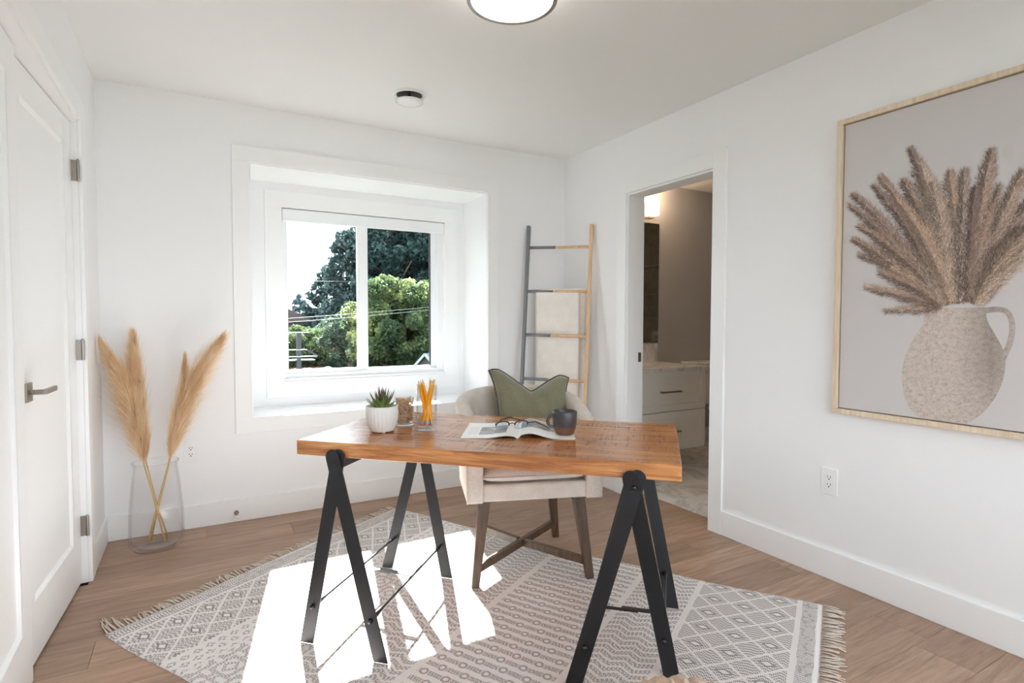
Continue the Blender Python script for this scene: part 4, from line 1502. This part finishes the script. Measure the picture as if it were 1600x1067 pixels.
mb.grid(156, len(prof), pot_fn, closed_u=True)
mb.build('pot_body', 'pot', pot, world=False, smooth=True)
for k in range(3):
    a = k * 2 * PI / 3 + 0.4
    MB().tube([(0.036 * math.cos(a), 0.036 * math.sin(a), 0.0), (0.036 * math.cos(a), 0.036 * math.sin(a), 0.006)], [0.006, 0.008], 10).build('foot', 'pot', pot, world=False)
MB().lathe([(0, 0.090), (0.0572, 0.088)], (0, 0, 0), 40).build('potting_soil', 'soil', pot, world=False)
suc = thing('succulent', 'small spiky green succulent with reddish leaf tips in the white pot', 'plant', PC + Vector((0, 0, 0.088)))
random.seed(3)
for ringi, (cnt, lean, L, w) in enumerate(((10, 1.05, 0.070, 0.0086), (9, 0.68, 0.082, 0.0084), (7, 0.38, 0.086, 0.0078), (4, 0.13, 0.080, 0.0070))):
    for k in range(cnt):
        a = 2 * PI * k / cnt + ringi * 0.37 + random.uniform(-0.12, 0.12)
        le = lean + random.uniform(-0.1, 0.1); Lk = L * random.uniform(0.88, 1.12)
        out_ = Vector((math.cos(a), math.sin(a), 0)); sd_ = Vector((-math.sin(a), math.cos(a), 0))
        mb = MB(); rings = []
        p = out_ * 0.006
        ang = le * 0.55
        n_ = 7
        for i in range(n_):
            t = i / (n_ - 1)
            ang_i = le * (1.15 - 0.55 * t)
            if i: p = p + (out_ * math.sin(ang_i) + Vector((0, 0, 1)) * math.cos(ang_i)) * Lk / (n_ - 1)
            up_ = (Vector((0, 0, 1)) * math.sin(ang_i) - out_ * math.cos(ang_i))
            ww = w * (0.75 + 0.5 * math.sin(PI * min(t * 1.4 + 0.1, 1))) * (1 - t ** 2.2) + 0.0004
            tk = ww * 0.38
            rings.append([mb.bm.verts.new(p + sd_ * (ww * math.cos(q_)) + up_ * (tk * math.sin(q_) + (0.25 * ww * math.cos(q_) ** 2))) for q_ in [2 * PI * j / 8 for j in range(8)]])
        for i in range(n_ - 1):
            for j in range(8): mb.bm.faces.new((rings[i][j], rings[i][(j + 1) % 8], rings[i + 1][(j + 1) % 8], rings[i + 1][j]))
        mb.bm.faces.new(rings[0]); mb.bm.faces.new(rings[-1])
        mb.build('leaf', 'succulent', suc, world=False, smooth=True)

# --- jar of rubber bands
JC = Vector((-1.786, -1.412, TZ))
jar = thing('glass_jar', 'short clear glass jar full of tan rubber bands behind the pot', 'jar', JC)
MB().lathe([(0, 0.0), (0.036, 0.0), (0.0385, 0.004), (0.0390, 0.115), (0.0365, 0.115), (0.0360, 0.012), (0.0, 0.010)], (0, 0, 0), 40).build('jar_body', 'vase_glass', jar, world=False, smooth=True)
random.seed(9)
mb = MB()
for i in range(230):
    zz = 0.017 + 0.092 * (i / 230)
    a0 = random.uniform(0, 2 * PI); rr = 0.031 * math.sqrt(random.random())
    c_ = Vector((rr * math.cos(a0), rr * math.sin(a0), zz))
    R_ = random.uniform(0.009, 0.013); e_ = random.uniform(0.35, 0.9)
    q1 = Vector((random.gauss(0, 1), random.gauss(0, 1), random.gauss(0, 0.6))).normalized()
    q2 = q1.cross(Vector((random.gauss(0, 1), random.gauss(0, 1), random.gauss(0, 1)))).normalized()
    lp2 = []
    for j in range(9):
        p = c_ + q1 * (R_ * math.cos(2 * PI * j / 8)) + q2 * (R_ * e_ * math.sin(2 * PI * j / 8))
        h_ = math.hypot(p.x, p.y)
        if h_ > 0.0335: p.x *= 0.0335 / h_; p.y *= 0.0335 / h_
        p.z = max(0.0125, p.z)
        lp2.append(p)
    mb.tube(lp2, 0.0021, 5, cap=False)
rbands = mb.build('rubber_bands', 'band', world=False, smooth=True)
rbands.location = JC
tag(rbands, 'tan rubber bands filling the short glass jar', 'rubber bands', kind='stuff')

# --- glass with pencils
GC = Vector((-1.740, -1.548, TZ))
gl = thing('pencil_glass', 'tall clear glass tumbler of yellow pencils on the desk', 'glass', GC)
MB().lathe([(0, 0.0), (0.038, 0.0), (0.0405, 0.003), (0.0410, 0.180), (0.0388, 0.180), (0.0383, 0.014), (0.0, 0.012)], (0, 0, 0), 40).build('tumbler', 'vase_glass', gl, world=False, smooth=True)
random.seed(21)
rightv = Vector((0.870, -0.493, 0)); fwdv = Vector((0.493, 0.870, 0))
pp = [(-0.030, 0.012, 0.000, 0.0), (-0.024, 0.020, 0.006, 0.01), (-0.016, 0.024, -0.008, 0.012), (-0.030, 0.004, -0.010, -0.014), (-0.012, 0.018, 0.016, -0.02),
      (0.031, -0.022, 0.002, 0.006), (0.027, -0.016, -0.010, -0.010), (0.023, -0.010, 0.010, 0.014), (0.030, -0.004, 0.014, -0.004), (0.015, 0.004, -0.016, 0.018), (0.020, -0.026, 0.004, -0.006), (0.010, 0.020, 0.0, 0.026)]
tipsd = ['leftmost', 'second', 'third', 'fourth', 'fifth']
for i, (tx, bx_, bw, tw) in enumerate(pp):
    base_ = rightv * bx_ + fwdv * bw + Vector((0, 0, 0.0155)); top_ = rightv * tx + fwdv * tw + Vector((0, 0, 0.19))
    d_ = (top_ - base_).normalized()
    Lp = 0.184 + 0.004 * ((i * 7) % 3)
    e = thing('pencil', 'yellow pencil standing point up in the glass tumbler', 'pencil', GC + base_, 0, 'yellow pencils in the tumbler')
    MB().tube([Vector((0, 0, 0)), d_ * 0.009], 0.0040, 8).build('eraser', 'eraser', e, world=False)
    MB().tube([d_ * 0.009, d_ * 0.021], 0.0045, 8).build('ferrule', 'ferrule', e, world=False)
    MB().tube([d_ * 0.021, d_ * (Lp - 0.018)], 0.0044, 6).build('pencil_shaft', 'pencil', e, world=False)
    MB().tube([d_ * (Lp - 0.018), d_ * (Lp - 0.004)], [0.0042, 0.0012], 6).build('sharpened_tip', 'pencil_wood', e, world=False)
    MB().tube([d_ * (Lp - 0.004), d_ * Lp], [0.0011, 0.0002], 6).build('lead_point', 'graphite', e, world=False)

# --- open magazine
MA = math.atan2(-0.527, 0.85)
mag = thing('open_magazine', 'magazine lying open on the desk with a raised right-hand page', 'magazine', (-1.513, -1.883, TZ), MA)


def page(side, w, lift, peak):
    """height profile of a page stack away from the spine"""
    def h_(s):
        return lift * math.exp(-((s - peak) / (0.055 if side > 0 else 0.05)) ** 2) * min(1, s / 0.012) + 0.0012
    return h_


hr = page(1, 0.22, 0.020, 0.046); hlft = page(-1, 0.22, 0.010, 0.04)
for nm, side, hfun, matn in (('left_page', -1, hlft, 'page_a'), ('right_page', 1, hr, 'page_b')):
    mb = MB()
    mb.grid(36, 6, lambda a, b: Vector((side * a * 0.212, b * 0.298, hfun(a * 0.212) + 0.0012)))
    o = mb.build('page', matn, mag, world=False, smooth=True)
    if side < 0:      # flip texture side: coordinates run away from the spine
        pass
    mb = MB()
    def edge(a, b, q_=0.0):
        return Vector((side * a * 0.2115, q_, 0.0002 + (max(hfun(a * 0.2115) - 0.0006, 0.0004)) * 1.0 * b + 0.001 * b))
    top_f = lambda a, b: Vector((side * a * 0.2115, b * 0.2975, max(hfun(a * 0.2115) + 0.0006, 0.0008)))
    bot_f = lambda a, b: Vector((side * a * 0.2115, b * 0.2975, max(hfun(a * 0.2115) - 0.0010, 0.0001)))
    mb.grid(36, 2, top_f); mb.grid(36, 2, bot_f)
    mb.grid(36, 2, lambda a, b: top_f(a, 0) * b + bot_f(a, 0) * (1 - b)); mb.grid(36, 2, lambda a, b: top_f(a, 1) * b + bot_f(a, 1) * (1 - b))
    mb.grid(2, 2, lambda a, b: top_f(1, a) * b + bot_f(1, a) * (1 - b))
    mb.build('page_block', 'paper', mag, world=False, smooth=False)

# --- mug
MC = Vector((-1.318, -1.905, TZ + 0.0026))
mug = thing('coffee_mug', 'dark grey stoneware mug with a brown foot on the magazine', 'mug', MC)
MB().lathe([(0, 0.0), (0.030, 0.0), (0.033, 0.003), (0.041, 0.020), (0.0455, 0.045), (0.0470, 0.070), (0.0468, 0.088), (0.0455, 0.0905), (0.0438, 0.088), (0.0435, 0.07), (0.042, 0.045), (0.037, 0.022), (0.029, 0.010), (0, 0.009)], (0, 0, 0), 48).build('mug_body', 'mug', mug, world=False, smooth=True)
hd = -rightv * 0.93 - fwdv * 0.2; hd.normalize()
hpts = []
for i in range(13):
    a = -PI * 0.52 + PI * 1.04 * i / 12
    hpts.append(hd * (0.043 + 0.025 * math.cos(a)) + Vector((0, 0, 0.054 + 0.023 * math.sin(a))))
MB().tube(hpts, [0.0062] * 13, 10).build('handle', 'mug', mug, world=False, smooth=True)
MB().lathe([(0, 0.068), (0.0436, 0.068)], (0, 0, 0), 40).build('coffee', 'mug_in', mug, world=False)

# --- spectacles on the magazine
GA = Vector((-1.545, -1.765, 0)); GB = Vector((-1.414, -1.792, 0))
gdir = (GB - GA).normalized()
GZ = TZ + 0.012
spec = thing('spectacles', 'dark-rimmed spectacles lying open on the magazine', 'glasses', (GA.x, GA.y, GZ))
bk = Vector((-gdir.y, gdir.x, 0))
rv_, fv_ = Vector((0.870, -0.493, 0)), Vector((0.493, 0.870, 0))
Td = fv_ * 0.85 + rv_ * 0.52


def lens_loop(cx, n=20, inset=0.0):
    pts = []
    for i in range(n):
        a = 2 * PI * i / n
        x_ = cx + (0.0265 - inset) * math.copysign(abs(math.cos(a)) ** 0.7, math.cos(a)); z_ = (0.017 - inset) * math.copysign(abs(math.sin(a)) ** 0.8, math.sin(a))
        pts.append(GA + gdir * x_ + Vector((0, 0, GZ + 0.0195 + z_)) - bk * (0.05 * (z_ / 0.1)))
    return pts


for cx in (0.030, 0.106):
    lpz = lens_loop(cx)
    up_half = lpz[0:11]
    MB().tube(up_half, 0.0027, 6).build('rim', 'frame_black', spec, smooth=True)
    MB().tube(lpz[10:] + [lpz[0]], 0.0006, 5).build('lower_rim', 'frame_black', spec, smooth=True)
    mb = MB(); vv = [mb.bm.verts.new(p) for p in lens_loop(cx, 20, 0.0006)]; mb.bm.faces.new(vv)
    mb.build('lens', 'lens', spec)
zt_ = GZ + 0.030
MB().tube([GA + gdir * 0.056 + Vector((0, 0, zt_ - 0.006)), GA + gdir * 0.068 + Vector((0, 0, zt_ - 0.002)), GA + gdir * 0.080 + Vector((0, 0, zt_ - 0.006))], 0.0018, 6).build('bridge', 'frame_black', spec, smooth=True)
A0 = GA + gdir * 0.002 + Vector((0, 0, zt_ - 0.004)); B0 = GA + gdir * 0.134 + Vector((0, 0, zt_ - 0.004))
MB().tube([A0, A0 + Td * 0.05 + Vector((0, 0, 0.012)), A0 + Td * 0.10 + Vector((0, 0, 0.013)), A0 + Td * 0.128 + rv_ * 0.035 + Vector((0, 0, -0.004))], [0.0028, 0.0028, 0.0032, 0.0020], 6).build('temple_arm', 'frame_black', spec, smooth=True)
MB().tube([B0, B0 + rv_ * 0.03 + fv_ * 0.01 + Vector((0, 0, 0.001)), B0 + rv_ * 0.06 + Vector((0, 0, -0.010)), B0 + rv_ * 0.085 - fv_ * 0.012 + Vector((0, 0, -0.022))], [0.0022, 0.0022, 0.0022, 0.0014], 6).build('temple_arm', 'frame_black', spec, smooth=True)

# ================================================================== KNIT POUF (only its top edge shows)
PFC = Vector((-1.600, -2.815, 0.0))
pouf = thing('knit_pouf', 'beige chunky knitted pouf standing at the near edge of the rug', 'pouf', PFC)
mb = MB()


def pouf_prof(b):
    a = PI * (b - 0.5)
    return 0.215 * max(math.cos(a), 0) ** 0.55, 0.170 + 0.162 * math.copysign(abs(math.sin(a)) ** 0.85, math.sin(a))


def pouf_fn(a, b):
    r_, z_ = pouf_prof(b)
    th_ = 2 * PI * a
    cols = 22
    bul = 0.007 * abs(math.sin(cols * th_ / 2 + 0)) * min(1, r_ / 0.1)
    st = 0.0045 * math.sin(b * 60 + (3.1 if math.sin(cols * th_) > 0 else 0) + abs(((cols * th_ / PI) % 2) - 1) * 3)
    return Vector(((r_ + bul + st * min(1, r_ / 0.1)) * math.cos(th_), (r_ + bul + st * min(1, r_ / 0.1)) * math.sin(th_), max(z_ + bul * 0.6 * (1 if b > 0.5 else -1) + (0.0085 if b < 0.5 else st * 0.5), 0.009)))


mb.grid(220, 90, pouf_fn, closed_u=True)
mb.build('knit_cover', 'pouf', pouf, world=False, smooth=True)

# ================================================================== BATHROOM FITTINGS
van = thing('bathroom_vanity', 'white wall-hung vanity cabinet with two drawers seen through the doorway', 'cabinet', (0.66, -0.10, 0.14))
VX0, VX1, VYF = 0.165, 1.165, -0.40
MB().box(VX0, VX1, VYF + 0.02, BYB - 0.003, 0.145, 0.787).build('cabinet_body', 'cabinet', van, bevel=0.001)
for z0, z1 in ((0.146, 0.460), (0.468, 0.784)):
    e = MB()
    fw_ = 0.052
    e.box(VX0, VX0 + fw_, VYF, VYF + 0.019, z0, z1); e.box(VX1 - fw_, VX1, VYF, VYF + 0.019, z0, z1)
    e.box(VX0 + fw_, VX1 - fw_, VYF, VYF + 0.019, z0, z0 + fw_); e.box(VX0 + fw_, VX1 - fw_, VYF, VYF + 0.019, z1 - fw_, z1)
    e.box(VX0 + fw_ - 0.001, VX1 - fw_ + 0.001, VYF + 0.010, VYF + 0.017, z0 + fw_ - 0.001, z1 - fw_ + 0.001)
    dr = e.build('drawer', 'cabinet', van, bevel=0.001)
    zc = (z0 + z1) / 2
    hb = MB().box(0.64, 0.86, VYF - 0.034, VYF - 0.022, zc - 0.006, zc + 0.006).box(0.652, 0.664, VYF - 0.024, VYF, zc - 0.005, zc + 0.005).box(0.836, 0.848, VYF - 0.024, VYF, zc - 0.005, zc + 0.005)
    hb.build('drawer_handle', 'nickel', dr)
ct = MB().box(0.141, 1.182, VYF - 0.016, BYB - 0.001, 0.787, 0.817).box(0.141, 1.182, BYB - 0.02, BYB - 0.001, 0.817, 0.980).build('vanity_counter', 'marble', bevel=0.0015)
tag(ct, 'pale marble counter with upstand on the bathroom vanity', 'counter')
mi = MB().box(0.20, 1.20, BYB - 0.006, BYB - 0.001, 0.992, 2.085).build('wall_mirror', 'mirror')
tag(mi, 'tall frameless mirror above the bathroom counter', 'mirror')
sc_ = thing('vanity_light', 'warm glowing bathroom wall light with square glass shades over the mirror', 'light', (0.72, BYB - 0.05, 2.2))
MB().box(0.30, 1.12, BYB - 0.03, BYB - 0.006, 2.165, 2.245).build('back_plate', 'nickel', sc_, bevel=0.002)
for x in (1.015, 0.72, 0.425):
    MB().box(x - 0.02, x + 0.02, BYB - 0.10, BYB - 0.03, 2.105, 2.125).build('bracket', 'nickel', sc_)
    mb = MB(); mb.box(x - 0.045, x + 0.045, BYB - 0.15, BYB - 0.06, 2.127, 2.250)
    mb.build('glass_shade', 'sconce_glass', sc_, bevel=0.004)
    ld = bpy.data.lights.new('sconce_bulb', 'POINT'); ld.energy = 2.8; ld.color = (1.0, 0.74, 0.48); ld.shadow_soft_size = 0.04
    lo_ = bpy.data.objects.new('sconce_bulb', ld); lo_.location = (x, BYB - 0.105, 2.30); COL.objects.link(lo_)
    lo_.parent = sc_; lo_.matrix_parent_inverse = Matrix.Translation(sc_.location).inverted()
toi = thing('toilet', 'white toilet beyond the vanity, mostly hidden by the door jamb', 'toilet', (1.72, -0.05, 0))
MB().box(1.50, 1.92, 0.0, 0.185, 0.40, 0.775).build('tank', 'porcelain', toi, bevel=0.02, bseg=3)
MB().box(1.49, 1.93, -0.01, 0.19, 0.776, 0.806).build('tank_lid', 'porcelain', toi, bevel=0.008)
MB().tube([(1.535, -0.001, 0.72), (1.535, -0.022, 0.72), (1.60, -0.026, 0.715)], [0.010, 0.008, 0.006], 10).build('flush_lever', 'chrome', toi)
mb = MB()
mb.lathe([(0, 0), (0.13, 0), (0.115, 0.05), (0.12, 0.2), (0.19, 0.36), (0.20, 0.395), (0.15, 0.398), (0.12, 0.30), (0, 0.22)], (0, 0, 0), 36)
for v in mb.bm.verts: v.co = Vector((v.co.x + 1.71, v.co.y * 1.25 - 0.26, v.co.z))
mb.build('bowl', 'porcelain', toi, smooth=True)
mb = MB()
mb.lathe([(0, 0.400), (0.195, 0.400), (0.20, 0.408), (0.195, 0.420), (0, 0.424)], (0, 0, 0), 36)
for v in mb.bm.verts: v.co = Vector((v.co.x + 1.71, v.co.y * 1.22 - 0.26, v.co.z))
mb.build('seat_lid', 'porcelain', toi, smooth=True)
# shower wall (seen in the mirror)
sw = struct(MB().box(BX1 - 0.012, BX1, -1.90, -0.55, 0, H).build('wall_shower_lining', 'grout'), 'taupe tiled shower wall reflected in the mirror')
for iz in range(8):
    for iy in range(3):
        y0_, y1_ = -1.90 + iy * 0.45, -1.90 + (iy + 1) * 0.45
        z0_, z1_ = iz * 0.306, min((iz + 1) * 0.306, H)
        MB().box(BX1 - 0.020, BX1 - 0.012, y0_ + 0.0015, y1_ - 0.0015, z0_ + 0.0015, z1_ - 0.0015).build('tile', 'shower_tile', sw)
shv = thing('shower_valve', 'chrome shower valve on the taupe tiles reflected in the mirror', 'tap', (BX1 - 0.02, -1.20, 1.0))
MB().box(BX1 - 0.028, BX1 - 0.020, -1.27, -1.13, 0.93, 1.07).build('plate', 'chrome', shv, bevel=0.002)
MB().tube([(BX1 - 0.028, -1.20, 1.0), (BX1 - 0.07, -1.20, 1.0)], 0.022, 16).tube([(BX1 - 0.06, -1.20, 1.0), (BX1 - 0.06, -1.11, 1.02)], 0.007, 8).build('valve_handle', 'chrome', shv)
shb = thing('towel_bar', 'chrome bar high on the shower tiles reflected in the mirror', 'rail', (BX1 - 0.02, -1.15, 1.88))
MB().tube([(BX1 - 0.02, -1.45, 1.88), (BX1 - 0.08, -1.45, 1.88), (BX1 - 0.08, -0.85, 1.88), (BX1 - 0.02, -0.85, 1.88)], 0.009, 8).build('bar', 'chrome', shb)

# ================================================================== OUTSIDE
GZ0 = -3.2
struct(MB().box(-60, 90, 0.53, 120, GZ0 - 0.2, GZ0).box(-60, 90, -60, BY - 0.16, GZ0 - 0.2, GZ0).build('floor_garden', 'grass'), 'lawn outside the window')
tag(MB().hexa([(-4, 16.5, GZ0), (16, 16.5, GZ0), (16, 36, GZ0), (-4, 36, GZ0), (-4, 16.5, -1.8), (16, 16.5, -1.8), (16, 24, -1.0), (-4, 24, -1.0)]).hexa([(-4, 24, GZ0), (22, 24, GZ0), (22, 36, GZ0), (-4, 36, GZ0), (-4, 24, -1.0), (22, 24, -1.0), (22, 36, -1.0), (-4, 36, -1.0)]).build('driveway', 'gravel'), 'grey driveway below the trees outside', 'driveway')


def foliage(blobs, n, size, seed, flat=0.6):
    r = np.random.default_rng(seed)
    vols = np.array([b[3] ** 2 for b in blobs]); pr = vols / vols.sum()
    idx = r.choice(len(blobs), n, p=pr)
    B = np.array(blobs)[idx]
    d = r.normal(size=(n, 3)); d /= np.linalg.norm(d, axis=1)[:, None]
    rad = B[:, 3] * r.uniform(0.45, 1.08, n) ** 0.6
    P = B[:, :3] + d * rad[:, None] * np.array([1, 1, 0.85])
    t = r.normal(size=(n, 3)); t /= np.linalg.norm(t, axis=1)[:, None]
    u = np.cross(t, r.normal(size=(n, 3))); u /= np.linalg.norm(u, axis=1)[:, None]
    s = size * r.uniform(0.6, 1.4, n)[:, None]
    V = np.stack([P - t * s, P + u * s * flat, P + t * s, P - u * s * flat], 1).reshape(-1, 3)
    Fc = np.arange(n * 4).reshape(-1, 4)
    return V, Fc


def tree(name, label, cat, x, y_, zt, rad, shape, mat, n, size, seed, zb=None, trunk=0.18, group=None):
    """shape: 'cone' or 'round'; zt: top height; rad: crown radius"""
    t = thing(name, label, cat, (x, y_, GZ0), 0, group)
    r = np.random.default_rng(seed + 100)
    Ht = zt - GZ0
    zb_ = (zb - GZ0) if zb is not None else Ht * 0.12
    bl = []
    nb = 240 if shape == 'cone' else 110
    for i in range(nb):
        if shape == 'cone':
            f_ = r.uniform(0, 1) ** 1.25
            h_ = zb_ + (Ht - zb_) * f_
            rr = rad * (1 - f_) ** 0.62 + 0.05
            a = r.uniform(0, 2 * PI); q_ = rr * r.uniform(0.3, 1.0) ** 0.6
            bl.append((q_ * math.cos(a), q_ * math.sin(a), h_ - 0.05 * rr, rad * 0.07 + rad * 0.12 * (1 - f_)))
        else:
            d_ = r.normal(size=3); d_ /= np.linalg.norm(d_)
            q_ = r.uniform(0.25, 0.9) ** 0.6
            hc = (Ht + zb_) / 2; hr = (Ht - zb_) / 2
            bl.append((d_[0] * rad * q_, d_[1] * rad * q_, hc + d_[2] * hr * q_, rad * r.uniform(0.14, 0.26)))
    V, Fc = foliage(bl, n, size, seed)
    V[:, 2] = np.maximum(V[:, 2], 0.02)
    o = np_mesh('crown', V, Fc, mat, t); o['kind'] = 'stuff'
    mb = MB()
    mb.tube([(0, 0, 0), (0.03, 0, Ht * 0.3), (0, 0.04, Ht * 0.6), (0, 0, Ht * 0.93)], [trunk, trunk * 0.75, trunk * 0.5, trunk * 0.12], 9)
    rr = random.Random(seed)
    for i in range(8):
        a = rr.uniform(0, 2 * PI); h0 = Ht * rr.uniform(0.3, 0.75)
        mb.tube([(0, 0, h0), (math.cos(a) * rad * 0.35, math.sin(a) * rad * 0.35, h0 + Ht * 0.06), (math.cos(a) * rad * 0.7, math.sin(a) * rad * 0.7, h0 + Ht * 0.13)], [trunk * 0.35, trunk * 0.22, trunk * 0.06], 6)
    mb.build('trunk', 'bark', t, world=False, smooth=True)
    return t


tree('conifer', 'tall dark conifer filling the middle of the window view', 'tree', 6.9, 27.0, 10.5, 4.4, 'cone', 'leaf_dark', 80000, 0.13, 1, trunk=0.35)
tree('conifer', 'dark evergreen behind the bright maple outside', 'tree', 11.0, 26.0, 13.0, 5.6, 'cone', 'leaf_dark', 90000, 0.14, 2, trunk=0.4)
tree('conifer', 'dark evergreen at the far side of the window view', 'tree', 15.8, 28.0, 12.5, 5.6, 'cone', 'leaf_dark', 50000, 0.14, 12, trunk=0.4)
tree('conifer', 'dark evergreen standing between and behind the two largest conifers', 'tree', 10.2, 32.0, 13.5, 4.6, 'cone', 'leaf_dark', 60000, 0.15, 13, trunk=0.35)
tree('conifer', 'slender dark conifer beside the open sky outside', 'tree', 4.3, 31.0, 4.4, 2.2, 'cone', 'leaf_dark', 22000, 0.11, 3)
tree('conifer', 'small hazy blue conifer far off above the house roof', 'tree', 4.9, 45.0, 3.3, 1.6, 'cone', 'leaf_far', 8000, 0.13, 4)
tree('maple_tree', 'bright yellow-green maple seen through the right-hand pane', 'tree', 3.95, 15.6, 2.75, 2.0, 'round', 'leaf_maple', 46000, 0.07, 5, zb=-0.9)
tree('maple_tree', 'small light green tree beside the window mullion outside', 'tree', 2.6, 18.0, 1.55, 1.1, 'round', 'leaf_mid', 22000, 0.055, 6, zb=-0.35)
tree('shrub', 'pale leafy shrub behind the pergola outside', 'shrub', 1.25, 20.6, 0.98, 1.25, 'round', 'leaf_bush', 20000, 0.06, 7, zb=-0.7)
tree('shrub', 'low dark green shrub between the pergola and the conifers', 'shrub', 3.2, 24.5, 1.3, 2.0, 'round', 'leaf_mid', 18000, 0.08, 8, zb=-2.4)
tree('shrub', 'green tree mass below the maple canopy outside', 'shrub', 7.2, 19.5, 1.0, 2.3, 'round', 'leaf_mid', 26000, 0.08, 9, zb=-2.8)

hed = thing('clipped_hedge', 'long clipped green hedge beyond the driveway', 'hedge', (3.3, 22.0, GZ0))
r_ = np.random.default_rng(77)
n = 16000
P = np.column_stack([r_.uniform(-2.6, 1.9, n), r_.uniform(-0.45, 0.45, n), r_.uniform(0.0, 3.12, n)])
fc = r_.integers(0, 3, n)
P[fc == 0, 1] = -0.45 + r_.normal(0, 0.03, (fc == 0).sum()); P[fc == 1, 2] = 3.12 + r_.normal(0, 0.03, (fc == 1).sum())
t_ = r_.normal(size=(n, 3)); t_ /= np.linalg.norm(t_, axis=1)[:, None]
u_ = np.cross(t_, r_.normal(size=(n, 3))); u_ /= np.linalg.norm(u_, axis=1)[:, None]
V = np.stack([P - t_ * .07, P + u_ * .04, P + t_ * .07, P - u_ * .04], 1).reshape(-1, 3)
o = np_mesh('hedge_leaves', V, np.arange(n * 4).reshape(-1, 4), 'leaf_mid', hed); o['kind'] = 'stuff'
MB().box(-2.5, 1.8, -0.35, 0.35, 0.0, 3.0).build('hedge_core', 'leaf_dark', hed, world=False)

# neighbouring house with a brown gable roof
ho = thing('house', 'brown roofed neighbouring house at the edge of the view', 'house', (-0.8, 29.0, GZ0))
MB().box(-3.2, 2.4, 27.6, 33, GZ0, 1.15).build('wall', 'siding_brown', ho)
mb = MB()
mb.prism([(-3.9, 1.10), (2.75, 1.10), (2.75, 1.22), (-0.4, 2.75), (-3.9, 1.22)], lambda u, v, w: (u, 27.0 + w, v), 6.5)
mb.build('roof', 'roof_brown', ho)
for x in (-2.2, 0.4): MB().box(x, x + 1.1, 27.55, 27.6, -0.4, 0.6).build('window', 'gasket', ho)

# shed with blue-grey gable roof
sh = thing('shed', 'small gabled shed with blue-grey roof and white edging', 'shed', (4.11, 14.0, GZ0))
MB().box(3.55, 4.68, 14.15, 16.2, GZ0 - 0.15, -0.45).build('wall', 'siding', sh)
MB().prism([(3.55, -0.45), (4.68, -0.45), (4.10, 0.05)], lambda u, v, w: (u, 14.15 + w, v), 2.05).build('gable', 'siding', sh)
for sg, (xa, xb) in (('a', (3.42, 4.11)), ('b', (4.82, 4.11))):
    mb = MB()
    z0_, z1_ = -0.55, 0.10
    mb.hexa([(xa, 14.0, z0_ - 0.04), (xb, 14.0, z1_ - 0.04), (xb, 16.4, z1_ - 0.04), (xa, 16.4, z0_ - 0.04), (xa, 14.0, z0_), (xb, 14.0, z1_), (xb, 16.4, z1_), (xa, 16.4, z0_)])
    mb.build('roof_slope', 'roof_blue', sh)
    MB().beam((xa, 13.98, z0_ - 0.03), (xb, 13.98, z1_ - 0.03), (0, 0, 1), 0.07, 0.03).build('white_edging', 'white_fascia', sh)
sh.location = (3.17, 11.5, GZ0 + 0.15); sh.rotation_euler = (0, 0, -1.0)

# pergola / patio frame
pe = thing('pergola', 'dark timber pergola frame with pale beams beside the driveway', 'pergola', (-0.3, 12.6, GZ0))
for x, yy in ((-0.18, 12.0), (-0.06, 12.7), (-1.9, 12.0), (-1.9, 12.7)):
    MB().box(x - 0.05, x + 0.05, yy - 0.05, yy + 0.05, GZ0, 0.86).build('post', 'dark_timber', pe)
for z in (0.86, 0.40, 0.22):
    MB().box(-2.4, 0.08 if z > 0.5 else (0.02 if z > 0.3 else 0.28), 11.94, 12.02, z, z + 0.018).build('beam', 'white_fascia', pe)
MB().beam((-0.05, 12.0, 0.44), (0.30, 12.0, 0.24), (0, 0, 1), 0.04, 0.06).build('brace', 'dark_timber', pe)
MB().box(-2.4, 0.24, 12.03, 12.5, 0.10, 0.13).build('canopy_deck', 'dark_timber', pe)


def car(label, x, y_, z, mat, L=1.7):
    c_ = thing('car', label, 'car', (x, y_, z))
    mb = MB()
    sec = [(-1.0, 0.30), (-0.98, 0.62), (-0.62, 0.70), (-0.40, 1.02), (0.38, 1.05), (0.68, 0.74), (0.98, 0.66), (1.0, 0.30)]
    mb.prism([(a * L / 2 * 1.2, b) for a, b in sec], lambda u, v, w: (u, w - 0.75, v), 1.5)
    mb.build('car_body', mat, c_, world=False, bevel=0.05)
    MB().prism([(a * L / 2 * 1.2, b) for a, b in ((-0.55, 0.72), (-0.37, 0.98), (0.35, 1.0), (0.58, 0.74))], lambda u, v, w: (u, w - 0.765, v), 1.53).build('car_windows', 'gasket', c_, world=False)
    for sx in (-0.62, 0.62):
        for sy in (-0.78, 0.58):
            MB().tube([(sx * L / 2 * 1.2, sy, 0.3), (sx * L / 2 * 1.2, sy + 0.2, 0.3)], 0.3, 16).build('wheel', 'tyre', c_, world=False)
    return c_


rc = car('red car parked end-on on the driveway outside', 1.20, 17.9, -1.64, 'car_red', 2.6)
rc.rotation_euler = (0, 0, PI / 2)

# overhead wires
for i, (a, b, lb) in enumerate((((-3.5, 12.0, 1.03), (7.5, 12.0, 2.05), 'upper overhead wire crossing in front of the maple'), ((-3.5, 12.2, 0.92), (7.5, 12.2, 1.97), 'lower overhead wire crossing in front of the maple'), ((-3.5, 23.4, 3.02), (9.5, 23.4, 3.22), 'highest single overhead wire before the dark conifer'))):
    a, b = Vector(a), Vector(b)
    pts = [a + (b - a) * (k / 12) + Vector((0, 0, -0.10 * math.sin(PI * k / 12))) for k in range(13)]
    tag(MB().tube(pts, 0.0055, 5).build('overhead_wire', 'wire', smooth=True), lb, 'wire', 'overhead wires outside')
